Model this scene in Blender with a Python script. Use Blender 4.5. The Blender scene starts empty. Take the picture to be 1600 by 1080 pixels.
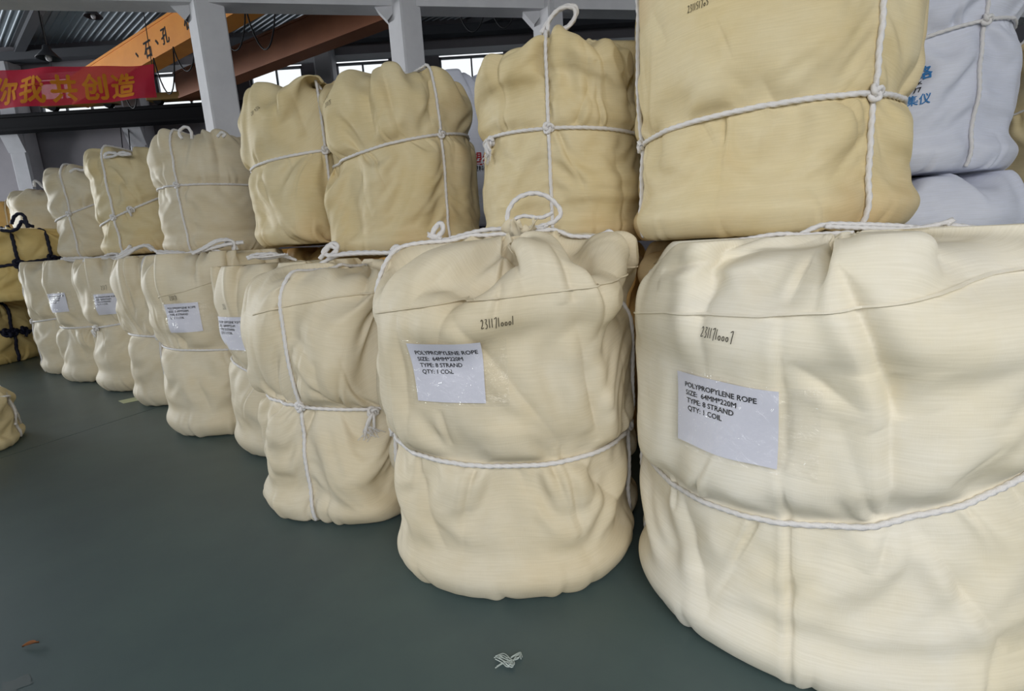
import bpy, math, time, numpy as np
from mathutils import Vector, Matrix, Euler
PI = math.pi
scn = bpy.context.scene
COL = scn.collection

# ------------------------------------------------------------------ camera
FPX, PITCH, ROLL, CAMZ = 800.0, math.radians(11.15), math.radians(3.5), 1.21
_f = Vector((0, math.cos(PITCH), -math.sin(PITCH)))
_r0 = Vector((1, 0, 0)); _u0 = Vector((0, math.sin(PITCH), math.cos(PITCH)))
_r = _r0*math.cos(ROLL) - _u0*math.sin(ROLL)
_u = _u0*math.cos(ROLL) + _r0*math.sin(ROLL)
cam = bpy.data.objects.new('camera', bpy.data.cameras.new('camera')); COL.objects.link(cam)
M = Matrix((( _r.x, _u.x, -_f.x, 0), (_r.y, _u.y, -_f.y, 0), (_r.z, _u.z, -_f.z, CAMZ), (0, 0, 0, 1)))
cam.matrix_world = M
cam.data.sensor_width = 36; cam.data.sensor_fit = 'HORIZONTAL'; cam.data.lens = FPX/1600*36
cam.data.clip_start = .05; cam.data.clip_end = 300
scn.camera = cam

# ------------------------------------------------------------------ daylight and added hall fill
world = bpy.data.worlds.new('overcast_sky'); scn.world = world; world.use_nodes = True
bg = world.node_tree.nodes['Background']
bg.inputs[0].default_value = (.93, .97, 1.0, 1); bg.inputs[1].default_value = .95
def area(name, loc, target, sx, sy, energy, color):
    l = bpy.data.lights.new(name, 'AREA'); l.shape = 'RECTANGLE'; l.size = sx; l.size_y = sy; l.energy = energy; l.color = color
    o = bpy.data.objects.new(name, l); COL.objects.link(o); o.location = loc
    o.rotation_euler = (Vector(target)-Vector(loc)).to_track_quat('-Z', 'Y').to_euler(); return o
area('daylight_from_open_gate', (.5, -2.6, 3.1), (.9, 2.0, .5), 3.6, 2.6, 88, (1, .985, .96))
area('added_hall_fill', (-26, 11.5, 4.0), (-4, 11.5, 5.2), 8, 3.5, 2300, (.95, .98, 1)).data.specular_factor = .25  # fill lamp added out of view to brighten the far hall and roof
scn.view_settings.view_transform = 'Standard'; scn.view_settings.look = 'None'
scn.view_settings.gamma = 1; scn.view_settings.use_curve_mapping = False
scn.view_settings.exposure = 0.31

# ------------------------------------------------------------------ helpers
def ray(px, py):
    d = _f*FPX + _r*(px-800) - _u*(py-540)
    return d
def at(px, py, depth):
    """world point seen at (px,py) whose distance ahead (Y) is depth"""
    d = ray(px, py); k = depth/d.y
    return Vector((d.x*k, depth, CAMZ+d.z*k))
def at_z(px, py, z):
    d = ray(px, py); k = (z-CAMZ)/d.z
    return Vector((d.x*k, d.y*k, z))
def lin(r, g, b):
    f = lambda c: (c/255/12.92) if c/255 <= .04045 else ((c/255+.055)/1.055)**2.4
    return (f(r), f(g), f(b), 1)
def mat(name, col, rough=.6, spec=.3, metal=0, var=None, vscale=3, bump=0, bscale=40, bstretch=(1, 1, 1), uv=False, alpha=1, transl=0):
    m = bpy.data.materials.new(name); m.use_nodes = True; nt = m.node_tree; N = nt.nodes; L = nt.links
    p = N['Principled BSDF']; p.inputs['Base Color'].default_value = col; p.inputs['Roughness'].default_value = rough
    p.inputs['Specular IOR Level'].default_value = spec; p.inputs['Metallic'].default_value = metal
    tc = N.new('ShaderNodeTexCoord'); src = tc.outputs['UV' if uv else 'Object']
    if var:
        n = N.new('ShaderNodeTexNoise'); n.inputs['Scale'].default_value = vscale; n.inputs['Detail'].default_value = 5; n.inputs['Roughness'].default_value = .6
        L.new(tc.outputs['Object'], n.inputs['Vector'])
        r = N.new('ShaderNodeValToRGB'); r.color_ramp.elements[0].position = .33; r.color_ramp.elements[1].position = .67
        r.color_ramp.elements[0].color = col; r.color_ramp.elements[1].color = var
        L.new(n.outputs['Fac'], r.inputs['Fac']); L.new(r.outputs['Color'], p.inputs['Base Color'])
    if bump:
        mp = N.new('ShaderNodeMapping'); mp.inputs['Scale'].default_value = bstretch; L.new(src, mp.inputs['Vector'])
        n = N.new('ShaderNodeTexNoise'); n.inputs['Scale'].default_value = bscale; n.inputs['Detail'].default_value = 4
        L.new(mp.outputs['Vector'], n.inputs['Vector'])
        b = N.new('ShaderNodeBump'); b.inputs['Strength'].default_value = bump; b.inputs['Distance'].default_value = .01
        L.new(n.outputs['Fac'], b.inputs['Height']); L.new(b.outputs['Normal'], p.inputs['Normal'])
    if transl:
        t = N.new('ShaderNodeBsdfTranslucent'); t.inputs['Color'].default_value = col
        tr = N.new('ShaderNodeBsdfTransparent'); mx = N.new('ShaderNodeMixShader'); mx2 = N.new('ShaderNodeMixShader')
        mx.inputs[0].default_value = transl; mx2.inputs[0].default_value = 1-alpha
        out = N['Material Output']
        L.new(p.outputs[0], mx.inputs[1]); L.new(t.outputs[0], mx.inputs[2]); L.new(mx.outputs[0], mx2.inputs[1]); L.new(tr.outputs[0], mx2.inputs[2])
        L.new(mx2.outputs[0], out.inputs['Surface'])
    return m
def sack_mat(name, a, b, warm=None, wamt=.5):
    """woven polypropylene cloth: soft mottling, horizontal threads, small creases"""
    m = bpy.data.materials.new(name); m.use_nodes = True; nt = m.node_tree; N = nt.nodes; L = nt.links
    p = N['Principled BSDF']; p.inputs['Roughness'].default_value = .6; p.inputs['Specular IOR Level'].default_value = .22
    tc = N.new('ShaderNodeTexCoord')
    n = N.new('ShaderNodeTexNoise'); n.inputs['Scale'].default_value = 2.2; n.inputs['Detail'].default_value = 6; n.inputs['Roughness'].default_value = .65
    L.new(tc.outputs['Object'], n.inputs['Vector'])
    r = N.new('ShaderNodeValToRGB'); r.color_ramp.elements[0].position = .35; r.color_ramp.elements[1].position = .65
    r.color_ramp.elements[0].color = a; r.color_ramp.elements[1].color = b
    L.new(n.outputs['Fac'], r.inputs['Fac']); col = r.outputs['Color']
    if warm:                                  # broad warm stains in the cloth
        wn = N.new('ShaderNodeTexNoise'); wn.inputs['Scale'].default_value = 1.25; wn.inputs['Detail'].default_value = 3; wn.inputs['Distortion'].default_value = .5
        L.new(tc.outputs['Object'], wn.inputs['Vector'])
        wr = N.new('ShaderNodeValToRGB'); wr.color_ramp.elements[0].position = .5; wr.color_ramp.elements[1].position = .75
        wr.color_ramp.elements[0].color = (0, 0, 0, 1); wr.color_ramp.elements[1].color = (wamt, wamt, wamt, 1)
        L.new(wn.outputs['Fac'], wr.inputs['Fac'])
        wm = N.new('ShaderNodeMix'); wm.data_type = 'RGBA'; wm.inputs[7].default_value = warm
        L.new(wr.outputs['Color'], wm.inputs[0]); L.new(col, wm.inputs[6]); col = wm.outputs[2]
    mp = N.new('ShaderNodeMapping'); mp.inputs['Scale'].default_value = (9, 190, 1); L.new(tc.outputs['UV'], mp.inputs['Vector'])
    t = N.new('ShaderNodeTexNoise'); t.inputs['Scale'].default_value = 1.0; t.inputs['Detail'].default_value = 3; L.new(mp.outputs['Vector'], t.inputs['Vector'])
    mp2 = N.new('ShaderNodeMapping'); mp2.inputs['Scale'].default_value = (300, 30, 1); L.new(tc.outputs['UV'], mp2.inputs['Vector'])
    t2 = N.new('ShaderNodeTexNoise'); t2.inputs['Scale'].default_value = 1.0; t2.inputs['Detail'].default_value = 2; L.new(mp2.outputs['Vector'], t2.inputs['Vector'])
    # thread tint
    mx = N.new('ShaderNodeMix'); mx.data_type = 'RGBA'; mx.blend_type = 'MULTIPLY'; mx.inputs[0].default_value = .25
    rr = N.new('ShaderNodeValToRGB'); rr.color_ramp.elements[0].position = .3; rr.color_ramp.elements[1].position = .7
    rr.color_ramp.elements[0].color = (.7, .68, .6, 1); rr.color_ramp.elements[1].color = (1, 1, 1, 1)
    L.new(t.outputs['Fac'], rr.inputs['Fac']); L.new(col, mx.inputs[6]); L.new(rr.outputs['Color'], mx.inputs[7])
    L.new(mx.outputs[2], p.inputs['Base Color'])
    c = N.new('ShaderNodeTexNoise'); c.noise_type = 'RIDGED_MULTIFRACTAL'; c.inputs['Scale'].default_value = 3.2; c.inputs['Detail'].default_value = 3.5; c.inputs['Roughness'].default_value = .42; c.inputs['Distortion'].default_value = .9
    cm = N.new('ShaderNodeMapping'); cm.inputs['Scale'].default_value = (1, 1, .6); cm.inputs['Rotation'].default_value = (.3, .4, 0); L.new(tc.outputs['Object'], cm.inputs['Vector'])
    L.new(cm.outputs['Vector'], c.inputs['Vector'])
    b1 = N.new('ShaderNodeBump'); b1.inputs['Strength'].default_value = .6; b1.inputs['Distance'].default_value = .018; L.new(c.outputs['Fac'], b1.inputs['Height'])
    ad = N.new('ShaderNodeMath'); ad.operation = 'ADD'; L.new(t.outputs['Fac'], ad.inputs[0]); L.new(t2.outputs['Fac'], ad.inputs[1])
    b2 = N.new('ShaderNodeBump'); b2.inputs['Strength'].default_value = .3; b2.inputs['Distance'].default_value = .0015
    L.new(ad.outputs[0], b2.inputs['Height']); L.new(b1.outputs['Normal'], b2.inputs['Normal']); L.new(b2.outputs['Normal'], p.inputs['Normal'])
    return m
def film_mat(name, bump=.9):
    m = bpy.data.materials.new(name); m.use_nodes = True; nt = m.node_tree; N = nt.nodes; L = nt.links
    N.remove(N['Principled BSDF']); out = N['Material Output']
    tr = N.new('ShaderNodeBsdfTransparent'); tr.inputs[0].default_value = (1, 1, 1, 1)
    g = N.new('ShaderNodeBsdfGlossy'); g.inputs['Roughness'].default_value = .07
    tc = N.new('ShaderNodeTexCoord'); n = N.new('ShaderNodeTexNoise'); n.inputs['Scale'].default_value = 22; n.inputs['Detail'].default_value = 4; n.inputs['Distortion'].default_value = 1
    L.new(tc.outputs['Object'], n.inputs['Vector'])
    b = N.new('ShaderNodeBump'); b.inputs['Strength'].default_value = bump; b.inputs['Distance'].default_value = .03
    L.new(n.outputs['Fac'], b.inputs['Height']); L.new(b.outputs['Normal'], g.inputs['Normal'])
    mx = N.new('ShaderNodeMixShader'); mx.inputs[0].default_value = .055; L.new(tr.outputs[0], mx.inputs[1]); L.new(g.outputs[0], mx.inputs[2])
    L.new(mx.outputs[0], out.inputs['Surface']); return m

def link(name, me, m=None, parent=None, loc=None, smooth=False):
    o = bpy.data.objects.new(name, me); COL.objects.link(o)
    if m is not None: me.materials.append(m)
    if smooth: me.shade_smooth()
    if loc is not None: o.location = loc
    if parent: o.parent = parent
    return o
def tag(o, label=None, cat=None, group=None, kind=None):
    if label: o['label'] = label
    if cat: o['category'] = cat
    if group: o['group'] = group
    if kind: o['kind'] = kind
    return o
def empty(name, loc=(0, 0, 0), rz=0):
    o = bpy.data.objects.new(name, None); COL.objects.link(o); o.location = loc; o.rotation_euler = (0, 0, rz); o.empty_display_size = .1
    return o
class MB:
    def __init__(s): s.v = []; s.f = []
    def add(s, V, F):
        k = len(s.v); s.v += [tuple(p) for p in V]; s.f += [[i+k for i in f] for f in F]; return s
    def hexa(s, P):                      # 8 corners: bottom 4 then top 4
        return s.add(P, [(3, 2, 1, 0), (4, 5, 6, 7), (0, 1, 5, 4), (1, 2, 6, 5), (2, 3, 7, 6), (3, 0, 4, 7)])
    def box(s, c, size, rz=0, ch=.0):
        hx, hy, hz = [d/2 for d in size]; ca, sa = math.cos(rz), math.sin(rz)
        def T(x, y, z): return (c[0]+x*ca-y*sa, c[1]+x*sa+y*ca, c[2]+z)
        if not ch:
            return s.hexa([T(-hx, -hy, -hz), T(hx, -hy, -hz), T(hx, hy, -hz), T(-hx, hy, -hz), T(-hx, -hy, hz), T(hx, -hy, hz), T(hx, hy, hz), T(-hx, hy, hz)])
        o = [(-hx+ch, -hy), (hx-ch, -hy), (hx, -hy+ch), (hx, hy-ch), (hx-ch, hy), (-hx+ch, hy), (-hx, hy-ch), (-hx, -hy+ch)]
        V = [T(x, y, -hz) for x, y in o]+[T(x, y, hz) for x, y in o]
        return s.add(V, [tuple(range(7, -1, -1)), tuple(range(8, 16))]+[(i, (i+1) % 8, 8+(i+1) % 8, 8+i) for i in range(8)])
    def bar(s, a, b, w, h, up=(0, 0, 1)):   # box along a-b, w across, h in the up direction
        a = Vector(a); b = Vector(b); d = (b-a).normalized(); x = d.cross(Vector(up)).normalized(); y = x.cross(d).normalized()
        P = []
        for sy in (-1, 1):
            for p, sx in ((a, -1), (a, 1), (b, 1), (b, -1)): P.append(p+x*(w/2*sx)+y*(h/2*sy))
        return s.hexa(P)
    def ibeam(s, a, b, w, h, tf, tw):
        s.bar(Vector(a)+Vector((0, 0, h/2-tf/2)), Vector(b)+Vector((0, 0, h/2-tf/2)), w, tf)
        s.bar(Vector(a)-Vector((0, 0, h/2-tf/2)), Vector(b)-Vector((0, 0, h/2-tf/2)), w, tf)
        return s.bar(a, b, tw, h-2*tf)
    def tube(s, pts, r, seg=8, twist=0, strands=3, depth=.36, closed=False):
        pts = np.array([tuple(p) for p in pts], float); n = len(pts)
        if closed: tan = np.roll(pts, -1, 0)-np.roll(pts, 1, 0)
        else: tan = np.gradient(pts, axis=0)
        tan /= np.linalg.norm(tan, axis=1, keepdims=True)+1e-9
        ref = np.array([0, 0, 1.]) if abs(tan[0][2]) < .9 else np.array([1., 0, 0])
        nrm = np.zeros_like(pts); v = ref-tan[0]*ref.dot(tan[0]); v /= np.linalg.norm(v)
        for i in range(n):
            v = v-tan[i]*v.dot(tan[i]); v /= np.linalg.norm(v)+1e-9; nrm[i] = v
        bi = np.cross(tan, nrm)
        sl = np.r_[0, np.cumsum(np.linalg.norm(np.diff(pts, axis=0), axis=1))]
        a = np.arange(seg)/seg*2*PI
        rr = np.full((n, seg), r)
        if twist:
            ph = sl[:, None]/(r*twist)*2*PI
            rr = r*(1-depth+depth*np.abs(np.cos((a[None]-ph)*strands/2)))
        V = pts[:, None]+rr[..., None]*(np.cos(a)[None, :, None]*nrm[:, None]+np.sin(a)[None, :, None]*bi[:, None])
        k = len(s.v); s.v += V.reshape(-1, 3).tolist()
        m = n if closed else n-1
        I = (np.arange(m)*seg)[:, None]; J = ((np.arange(m)+1) % n*seg)[:, None]; q = np.arange(seg)[None]; pq = (q+1) % seg
        s.f += (np.stack([I+q, I+pq, J+pq, J+q], -1).reshape(-1, 4)+k).tolist()
        if not closed:
            s.f.append(tuple(k+q for q in range(seg-1, -1, -1))); s.f.append(tuple(k+(n-1)*seg+q for q in range(seg)))
        return s
    def build(s, name, m, parent=None, loc=None, smooth=False, origin=None):
        V = np.array(s.v, float)
        if origin is not None: V = V-np.array(tuple(origin))
        me = bpy.data.meshes.new(name); me.from_pydata(V.tolist(), [], s.f); me.update()
        o = link(name, me, m, parent, loc if loc is not None else (tuple(origin) if origin is not None and parent is None else None), smooth)
        return o
def spline(ctrl, step=.01, closed=False):
    """Catmull-Rom through control points, evenly stepped"""
    C = np.array([tuple(p) for p in ctrl], float)
    if closed: E = np.vstack([C[-1:], C, C[:2]])
    else: E = np.vstack([2*C[:1]-C[1:2], C, 2*C[-1:]-C[-2:-1]])
    out = []
    for i in range(1, len(E)-2):
        t = np.linspace(0, 1, 24, endpoint=False)[:, None]
        a, b, c, d = E[i-1], E[i], E[i+1], E[i+2]
        out.append(.5*(2*b+(c-a)*t+(2*a-5*b+4*c-d)*t*t+(3*b-a-3*c+d)*t**3))
    out = np.vstack(out+[E[-2:-1]])
    s = np.r_[0, np.cumsum(np.linalg.norm(np.diff(out, axis=0), axis=1))]
    n = max(4, int(s[-1]/step)); q = np.linspace(0, s[-1], n, endpoint=not closed)
    return np.stack([np.interp(q, s, out[:, k]) for k in range(3)], 1)
_texts = {}
def text_mesh(txt, bold=0., res=3):
    """flat lettering as (verts Nx2, faces), lower-left at 0,0, cap height about .7"""
    key = (txt, bold)
    if key in _texts: return _texts[key]
    c = bpy.data.curves.new('t', 'FONT'); c.body = txt; c.size = 1; c.resolution_u = res; c.fill_mode = 'FRONT'
    o = bpy.data.objects.new('t', c); COL.objects.link(o)
    dg = bpy.context.evaluated_depsgraph_get(); me = bpy.data.meshes.new_from_object(o.evaluated_get(dg))
    V = np.array([v.co[:2] for v in me.vertices]).reshape(-1, 2); F = [tuple(p.vertices) for p in me.polygons]
    bpy.data.objects.remove(o); bpy.data.curves.remove(c); bpy.data.meshes.remove(me)
    if bold:
        n = len(V); S = [(0, 0), (bold, 0), (-bold, 0), (0, bold), (0, -bold)]
        F = [tuple(i+n*k for i in f) for k in range(5) for f in F]; V = np.vstack([V+np.array(o) for o in S])
    _texts[key] = (V, F); return V, F
def smooth_noise(rng, nr, nc, kr, kc):
    """periodic (columns) low-frequency noise, unit std"""
    f = np.zeros((nr, nc)); t = np.linspace(0, 1, nr)[:, None]; a = np.linspace(0, 2*math.pi, nc, endpoint=False)[None, :]
    for _ in range(14):
        f += rng.normal() * np.cos(rng.integers(1, kc+1)*a + rng.uniform(0, 6.28) + rng.uniform(-1, 1)*kr*t*3) * np.cos(rng.uniform(0, kr)*math.pi*t + rng.uniform(0, 6.28))
    return f / (f.std() + 1e-9)

def upsample(P, n=1):
    for _ in range(n):
        Q = np.empty((P.shape[0], P.shape[1]*2, 3)); Q[:, 0::2] = P
        Q[:, 1::2] = (9*(P + np.roll(P, -1, 1)) - np.roll(P, 1, 1) - np.roll(P, -2, 1))/16
        P = Q
        E = np.vstack([2*P[:1]-P[1:2], P, 2*P[-1:]-P[-2:-1]])
        Q = np.empty((P.shape[0]*2-1, P.shape[1], 3)); Q[0::2] = P
        Q[1::2] = (9*(E[1:-2] + E[2:-1]) - E[:-3] - E[3:])/16
        P = Q
    return P

def drape(R, H, seed, nu=192, nv=124, excess=1.07, tall=1.035, gather=(0, 0, .05, .07), pleat=1.45, girth=None, vropes=(), planes=(),
          prof=lambda t: 1+0*t, rc=(.1, .05), iters=220, grav=4e-4, wave=.02, kc=7, sq=(1, 1, 0), spans=((5, .12, .9), (10, .08, .85)), fric=.5, zcap=.05, lump=.006):
    rng = np.random.default_rng(seed)
    gx, gy, gz, rg = gather
    Lb, Ls, Lt = .38*R, H*tall, (R-rg)*1.02
    L = Lb+Ls+Lt; s = np.linspace(0, L, nv); dl = s[1]-s[0]
    th = np.arange(nu)/nu*2*math.pi
    ca, sa = np.cos(sq[2]), np.sin(sq[2])
    rho = np.where(s < Lb, .55*R+s, np.where(s < Lb+Ls, R, R-(s-Lb-Ls)/1.02)); rho = np.maximum(rho, rg)
    z = np.where(s < Lb, 0.004, np.where(s < Lb+Ls, (s-Lb)/tall, H+.01))
    f = np.clip((s-Lb-Ls)/Lt, 0, 1)[:, None]
    N = smooth_noise(rng, nv, nu, 3, kc)*wave + smooth_noise(rng, nv, nu, 8, 24)*wave*.25
    env = np.clip((s-Lb*.6)/(.25), 0, 1)[:, None]
    r = rho[:, None]*1.015 + np.abs(N)*env*(rho[:, None]/R)**.5
    P = np.stack([r*np.cos(th)+gx*f**1.5, r*np.sin(th)+gy*f**1.5, z[:, None]+np.abs(N)*.6*env*(f > 0)+gz*f**4+0*th], -1)
    P = P.astype(np.float32); prev = P.copy()
    C = 2*math.pi*R*excess
    top = np.where(s > Lb+Ls, np.minimum(C, np.maximum(2*math.pi*rho*pleat, 0)), C)
    ru = np.where(s < Lb, 2*math.pi*rho, top*np.where(s < Lb+Ls*.5, 1-(excess-1+.05)*np.clip(1-(s-Lb)/(.28*H), 0, 1), 1))/nu
    # soften change
    for _ in range(3): ru[1:-1] = (ru[:-2]+2*ru[1:-1]+ru[2:])/4
    ru = ru.astype(np.float32)[:, None, None]
    rd = np.sqrt(ru[:-1]**2/2+ru[1:]**2/2+dl**2)
    fixT = P[-1:].copy(); fixT[..., 2] = H+gz; fixB = P[:1].copy()
    t0 = time.time()
    def edge(A, B, rest, k):
        d = B-A; l = np.sqrt((d*d).sum(-1, keepdims=True))+1e-9
        c = d*((l-rest)/l*(.5*k)); A += c; B -= c
    def mind(A, B, rest, k):
        d = B-A; l = np.sqrt((d*d).sum(-1, keepdims=True))+1e-9
        c = d*(np.minimum(l-rest, 0)/l*(.5*k)); A += c; B -= c
    gvec = np.array([0, 0, -1], np.float32)
    inside = ~((s > Lb+Ls+Lt*.97) | (s < Lb*.1))[:, None]
    for it in range(iters):
        damp = .93 if it < iters*.75 else .75
        v = (P-prev)*damp; prev = P.copy(); P += v + gvec*grav
        # u edges
        E = P[:, 0::2]; O = P[:, 1::2]
        edge(E, O, ru, .95)
        E2 = np.roll(E, -1, 1); edge(O, E2, ru, .95); P[:, 0::2] = np.roll(E2, 1, 1)
        # v edges
        n = nv//2*2
        edge(P[0:n:2], P[1:n:2], dl, .95); m = (nv-1)//2
        edge(P[1:1+2*m:2], P[2:2+2*m:2], dl, .95)
        # shear (jacobi-ish)
        D = np.roll(P, -1, 1)
        for par in (0, 1):
            A = P[par:nv-1:2]; B = D[par+1:nv:2][:len(A)].copy(); A = A[:len(B)]
            d = B-A; l = np.sqrt((d*d).sum(-1, keepdims=True))+1e-9; c = d*((l-rd[par::2][:len(A)])/l*.12)
            A += c; B2 = P[par+1:nv:2][:len(A)]; B2 -= np.roll(c, 1, 1)
            D = np.roll(P, 1, 1)
            B = D[par+1:nv:2][:len(A)]
            d = B-A; l = np.sqrt((d*d).sum(-1, keepdims=True))+1e-9; c = d*((l-rd[par::2][:len(A)])/l*.12)
            A += c; B2 -= np.roll(c, -1, 1)
            D = np.roll(P, -1, 1)
        # bending: keep second neighbours apart
        d = np.roll(P, -2, 1)-P; l = np.sqrt((d*d).sum(-1, keepdims=True))+1e-9
        c = d*(np.minimum(l-ru*1.86, 0)/l*.18); P += c; P -= np.roll(c, 2, 1)
        for sp, kk, lo in spans:
            d = np.roll(P, -sp, 1)-P; l = np.sqrt((d*d).sum(-1, keepdims=True))+1e-9
            c = d*(np.minimum(l-ru*sp*lo, 0)/l*kk); P += c; P -= np.roll(c, sp, 1)
            d = P[sp:]-P[:-sp]; l = np.sqrt((d*d).sum(-1, keepdims=True))+1e-9
            c = d*(np.minimum(l-dl*sp*lo, 0)/l*kk); P[:-sp] += c; P[sp:] -= c
        d = P[2:]-P[:-2]; l = np.sqrt((d*d).sum(-1, keepdims=True))+1e-9
        c = d*(np.minimum(l-dl*1.86, 0)/l*.18); P[:-2] += c; P[2:] -= c
        # collide with the coil
        X = P[..., 0]*ca+P[..., 1]*sa; Y = -P[..., 0]*sa+P[..., 1]*ca
        X = X/sq[0]; Y = Y/sq[1]
        rr = np.sqrt(X*X+Y*Y)+1e-9; Z = P[..., 2]
        Rz = R*prof(np.clip(Z/H, 0, 1))*(1+lump*np.cos(5*np.arctan2(Y, X)+seed)+lump*.6*np.cos(3*np.arctan2(Y, X)+2*seed))
        up = Z > H/2
        c_ = np.where(up, rc[0], rc[1])
        q0 = rr-(Rz-c_); q1 = np.abs(Z-H/2)-(H/2-c_)
        ln = np.sqrt(np.maximum(q0, 0)**2+np.maximum(q1, 0)**2)+1e-9
        sd = ln+np.minimum(np.maximum(q0, q1), 0)-c_
        n0 = np.where((q0 > 0) | (q1 > 0), np.maximum(q0, 0)/ln, (q0 > q1)*1.); n1 = np.where((q0 > 0) | (q1 > 0), np.maximum(q1, 0)/ln, (q0 <= q1)*1.)
        pen = np.where((sd < 0) & inside, np.minimum(-sd, .03), 0)
        nr = rr+pen*n0; Z2 = Z+pen*n1*np.where(up, 1, -1)
        # ropes
        if girth is not None:
            h0, tx, ty, rgf, band = girth
            hz = h0+tx*P[..., 0]+ty*P[..., 1]
            lim = Rz*rgf
            dz = np.abs(Z2-hz)
            nr = np.where(dz < band*5, np.minimum(nr, lim+1.3*np.maximum(dz-band*.6, 0)), nr)
        for al, rf in vropes:
            lat = -P[..., 0]*math.sin(al)+P[..., 1]*math.cos(al); fw = P[..., 0]*math.cos(al)+P[..., 1]*math.sin(al)
            lim = Rz*rf
            al_ = np.abs(lat)
            nr = np.where((al_ < .05) & (fw > 0) & (Z2 < H*.97), np.minimum(nr, lim+1.2*np.maximum(al_-.008, 0)), nr)
        sc = nr/rr
        X = X*sc*sq[0]; Y = Y*sc*sq[1]
        P[..., 0] = X*ca-Y*sa; P[..., 1] = X*sa+Y*ca; P[..., 2] = np.clip(Z2, .003, H+zcap+gz*np.exp(-((X-gx)**2+(Y-gy)**2)/.02))
        for nx, ny, dd in planes:
            o = P[..., 0]*nx+P[..., 1]*ny-dd
            o = np.maximum(o, 0); P[..., 0] -= o*nx; P[..., 1] -= o*ny
        con = ((pen > 0)*fric)[..., None]
        prev += (P-prev)*con
        P[0:1] = fixB; P[-1:] += (fixT-P[-1:])*min(1, .05+it/60)
    return P.astype(float), s, time.time()-t0

def relax(P, n, keep=2):
    """iron out short wobbles of the draped grid"""
    for _ in range(n):
        Q = (np.roll(P, 1, 1)+np.roll(P, -1, 1)+2*P)/4
        Q[1:-1] = (Q[:-2]+Q[2:]+2*Q[1:-1])/4
        Q[0] = P[0]; Q[-1] = P[-1]; P = Q
    return P
def pleat_cloth(P, S, R, H, g, rng, hz=None, n_top=8, n_girth=16, n_diag=4, amp=1., Lb=0, Ls=1):
    """press sharp folds into the cloth: from the gathered mouth, at the waist rope, and a few long diagonal ones"""
    nv, nu = P.shape[:2]; a = np.arange(nu)/nu*2*math.pi
    du = np.roll(P, -1, 1)-np.roll(P, 1, 1); dv = np.gradient(P, axis=0); N = np.cross(du, dv); N /= np.linalg.norm(N, axis=-1, keepdims=True)+1e-9
    D = np.zeros((nv, nu)); ssh = Lb+Ls; L = S[-1]
    rho = np.hypot(P[..., 0]-g[0]*np.clip((S-ssh)/(L-ssh), 0, 1)[:, None], P[..., 1]-g[1]*np.clip((S-ssh)/(L-ssh), 0, 1)[:, None])
    sm = lambda x: np.clip(x, 0, 1)**2*(3-2*np.clip(x, 0, 1))
    def fold(th, drift, env, w, A, sgn, wide=.7):
        c = int(round(th/(2*math.pi)*nu)); half = int(wide/(2*math.pi)*nu); cols = (np.arange(c-half, c+half)) % nu
        x = ((np.arange(-half, half))/nu*2*math.pi)[None, :]*np.maximum(rho[:, cols], .02)+drift[:, None]*1.0
        ww = w*np.clip(rho[:, cols]/R, .3, 1); x = x*sgn
        D[:, cols] += env[:, cols]*A*(-np.exp(-np.abs(x)/ww)+.8*np.exp(-((x-1.9*ww)/(1.4*ww))**2)+.25*np.exp(-((x+2.2*ww)/(2*ww))**2)) if env.shape[1] > 1 else env*A*(-np.exp(-np.abs(x)/ww)+.8*np.exp(-((x-1.9*ww)/(1.4*ww))**2)+.25*np.exp(-((x+2.2*ww)/(2*ww))**2))
    for k in range(n_top):
        th = (k+rng.uniform(.1, .9))/n_top*2*math.pi; s0 = ssh-rng.uniform(.02, .5)*H*(.4+.6*rng.random())
        env = (sm((S-s0)/(.5*(L-s0)))*(1-.5*sm((S-L+.08)/.08)))[:, None]
        fold(th, (S-ssh)*rng.uniform(-.25, .25), env, rng.uniform(.014, .034), amp*rng.uniform(.014, .032), rng.choice([-1, 1]))
    if hz is not None:
        d = P[..., 2]-(hz[0]+hz[1]*P[..., 0]+hz[2]*P[..., 1])
        d = np.where((S > Lb)[:, None] & (S < ssh)[:, None], d, 9)
        for k in range(n_girth):
            th = (k+rng.uniform(0, 1))/n_girth*2*math.pi; up = rng.choice([-1, 1], p=[.55, .45]); ln = rng.uniform(.04, .15)
            e = np.where(d*up > 0, np.exp(-np.abs(d)/ln)*(1-np.exp(-(d/.02)**2)), 0)
            c = int(round(th/(2*math.pi)*nu)) % nu
            fold(th, rng.uniform(-.5, .5)*np.clip(d[:, c], -.4, .4), e, rng.uniform(.008, .018), amp*rng.uniform(.010, .022), rng.choice([-1, 1]), .4)
    for k in range(16):          # puckers along the bottom hem
        th = (k+rng.uniform(0, 1))/16*2*math.pi; ln = rng.uniform(.06, .2)
        env = (np.exp(-(np.maximum(S-Lb, 0)/ln)**2)*sm((S-.6*Lb)/(.3*Lb)))[:, None]
        fold(th, (S-Lb)*rng.uniform(-.5, .5), env, rng.uniform(.01, .022), amp*rng.uniform(.004, .011), rng.choice([-1, 1]), .4)
    for k in range(n_diag):
        th = rng.uniform(0, 6.28); s0 = Lb+Ls*rng.uniform(.1, .6); ln = Ls*rng.uniform(.25, .45)
        t = (S-s0)/ln; env = (np.clip(1-np.abs(2*t-1), 0, 1)**.7)[:, None]
        fold(th, (S-s0)*rng.uniform(-.7, .7), env, rng.uniform(.02, .05), amp*rng.uniform(.008, .016), rng.choice([-1, 1]), .9)
    return P+N*D[..., None]
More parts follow.
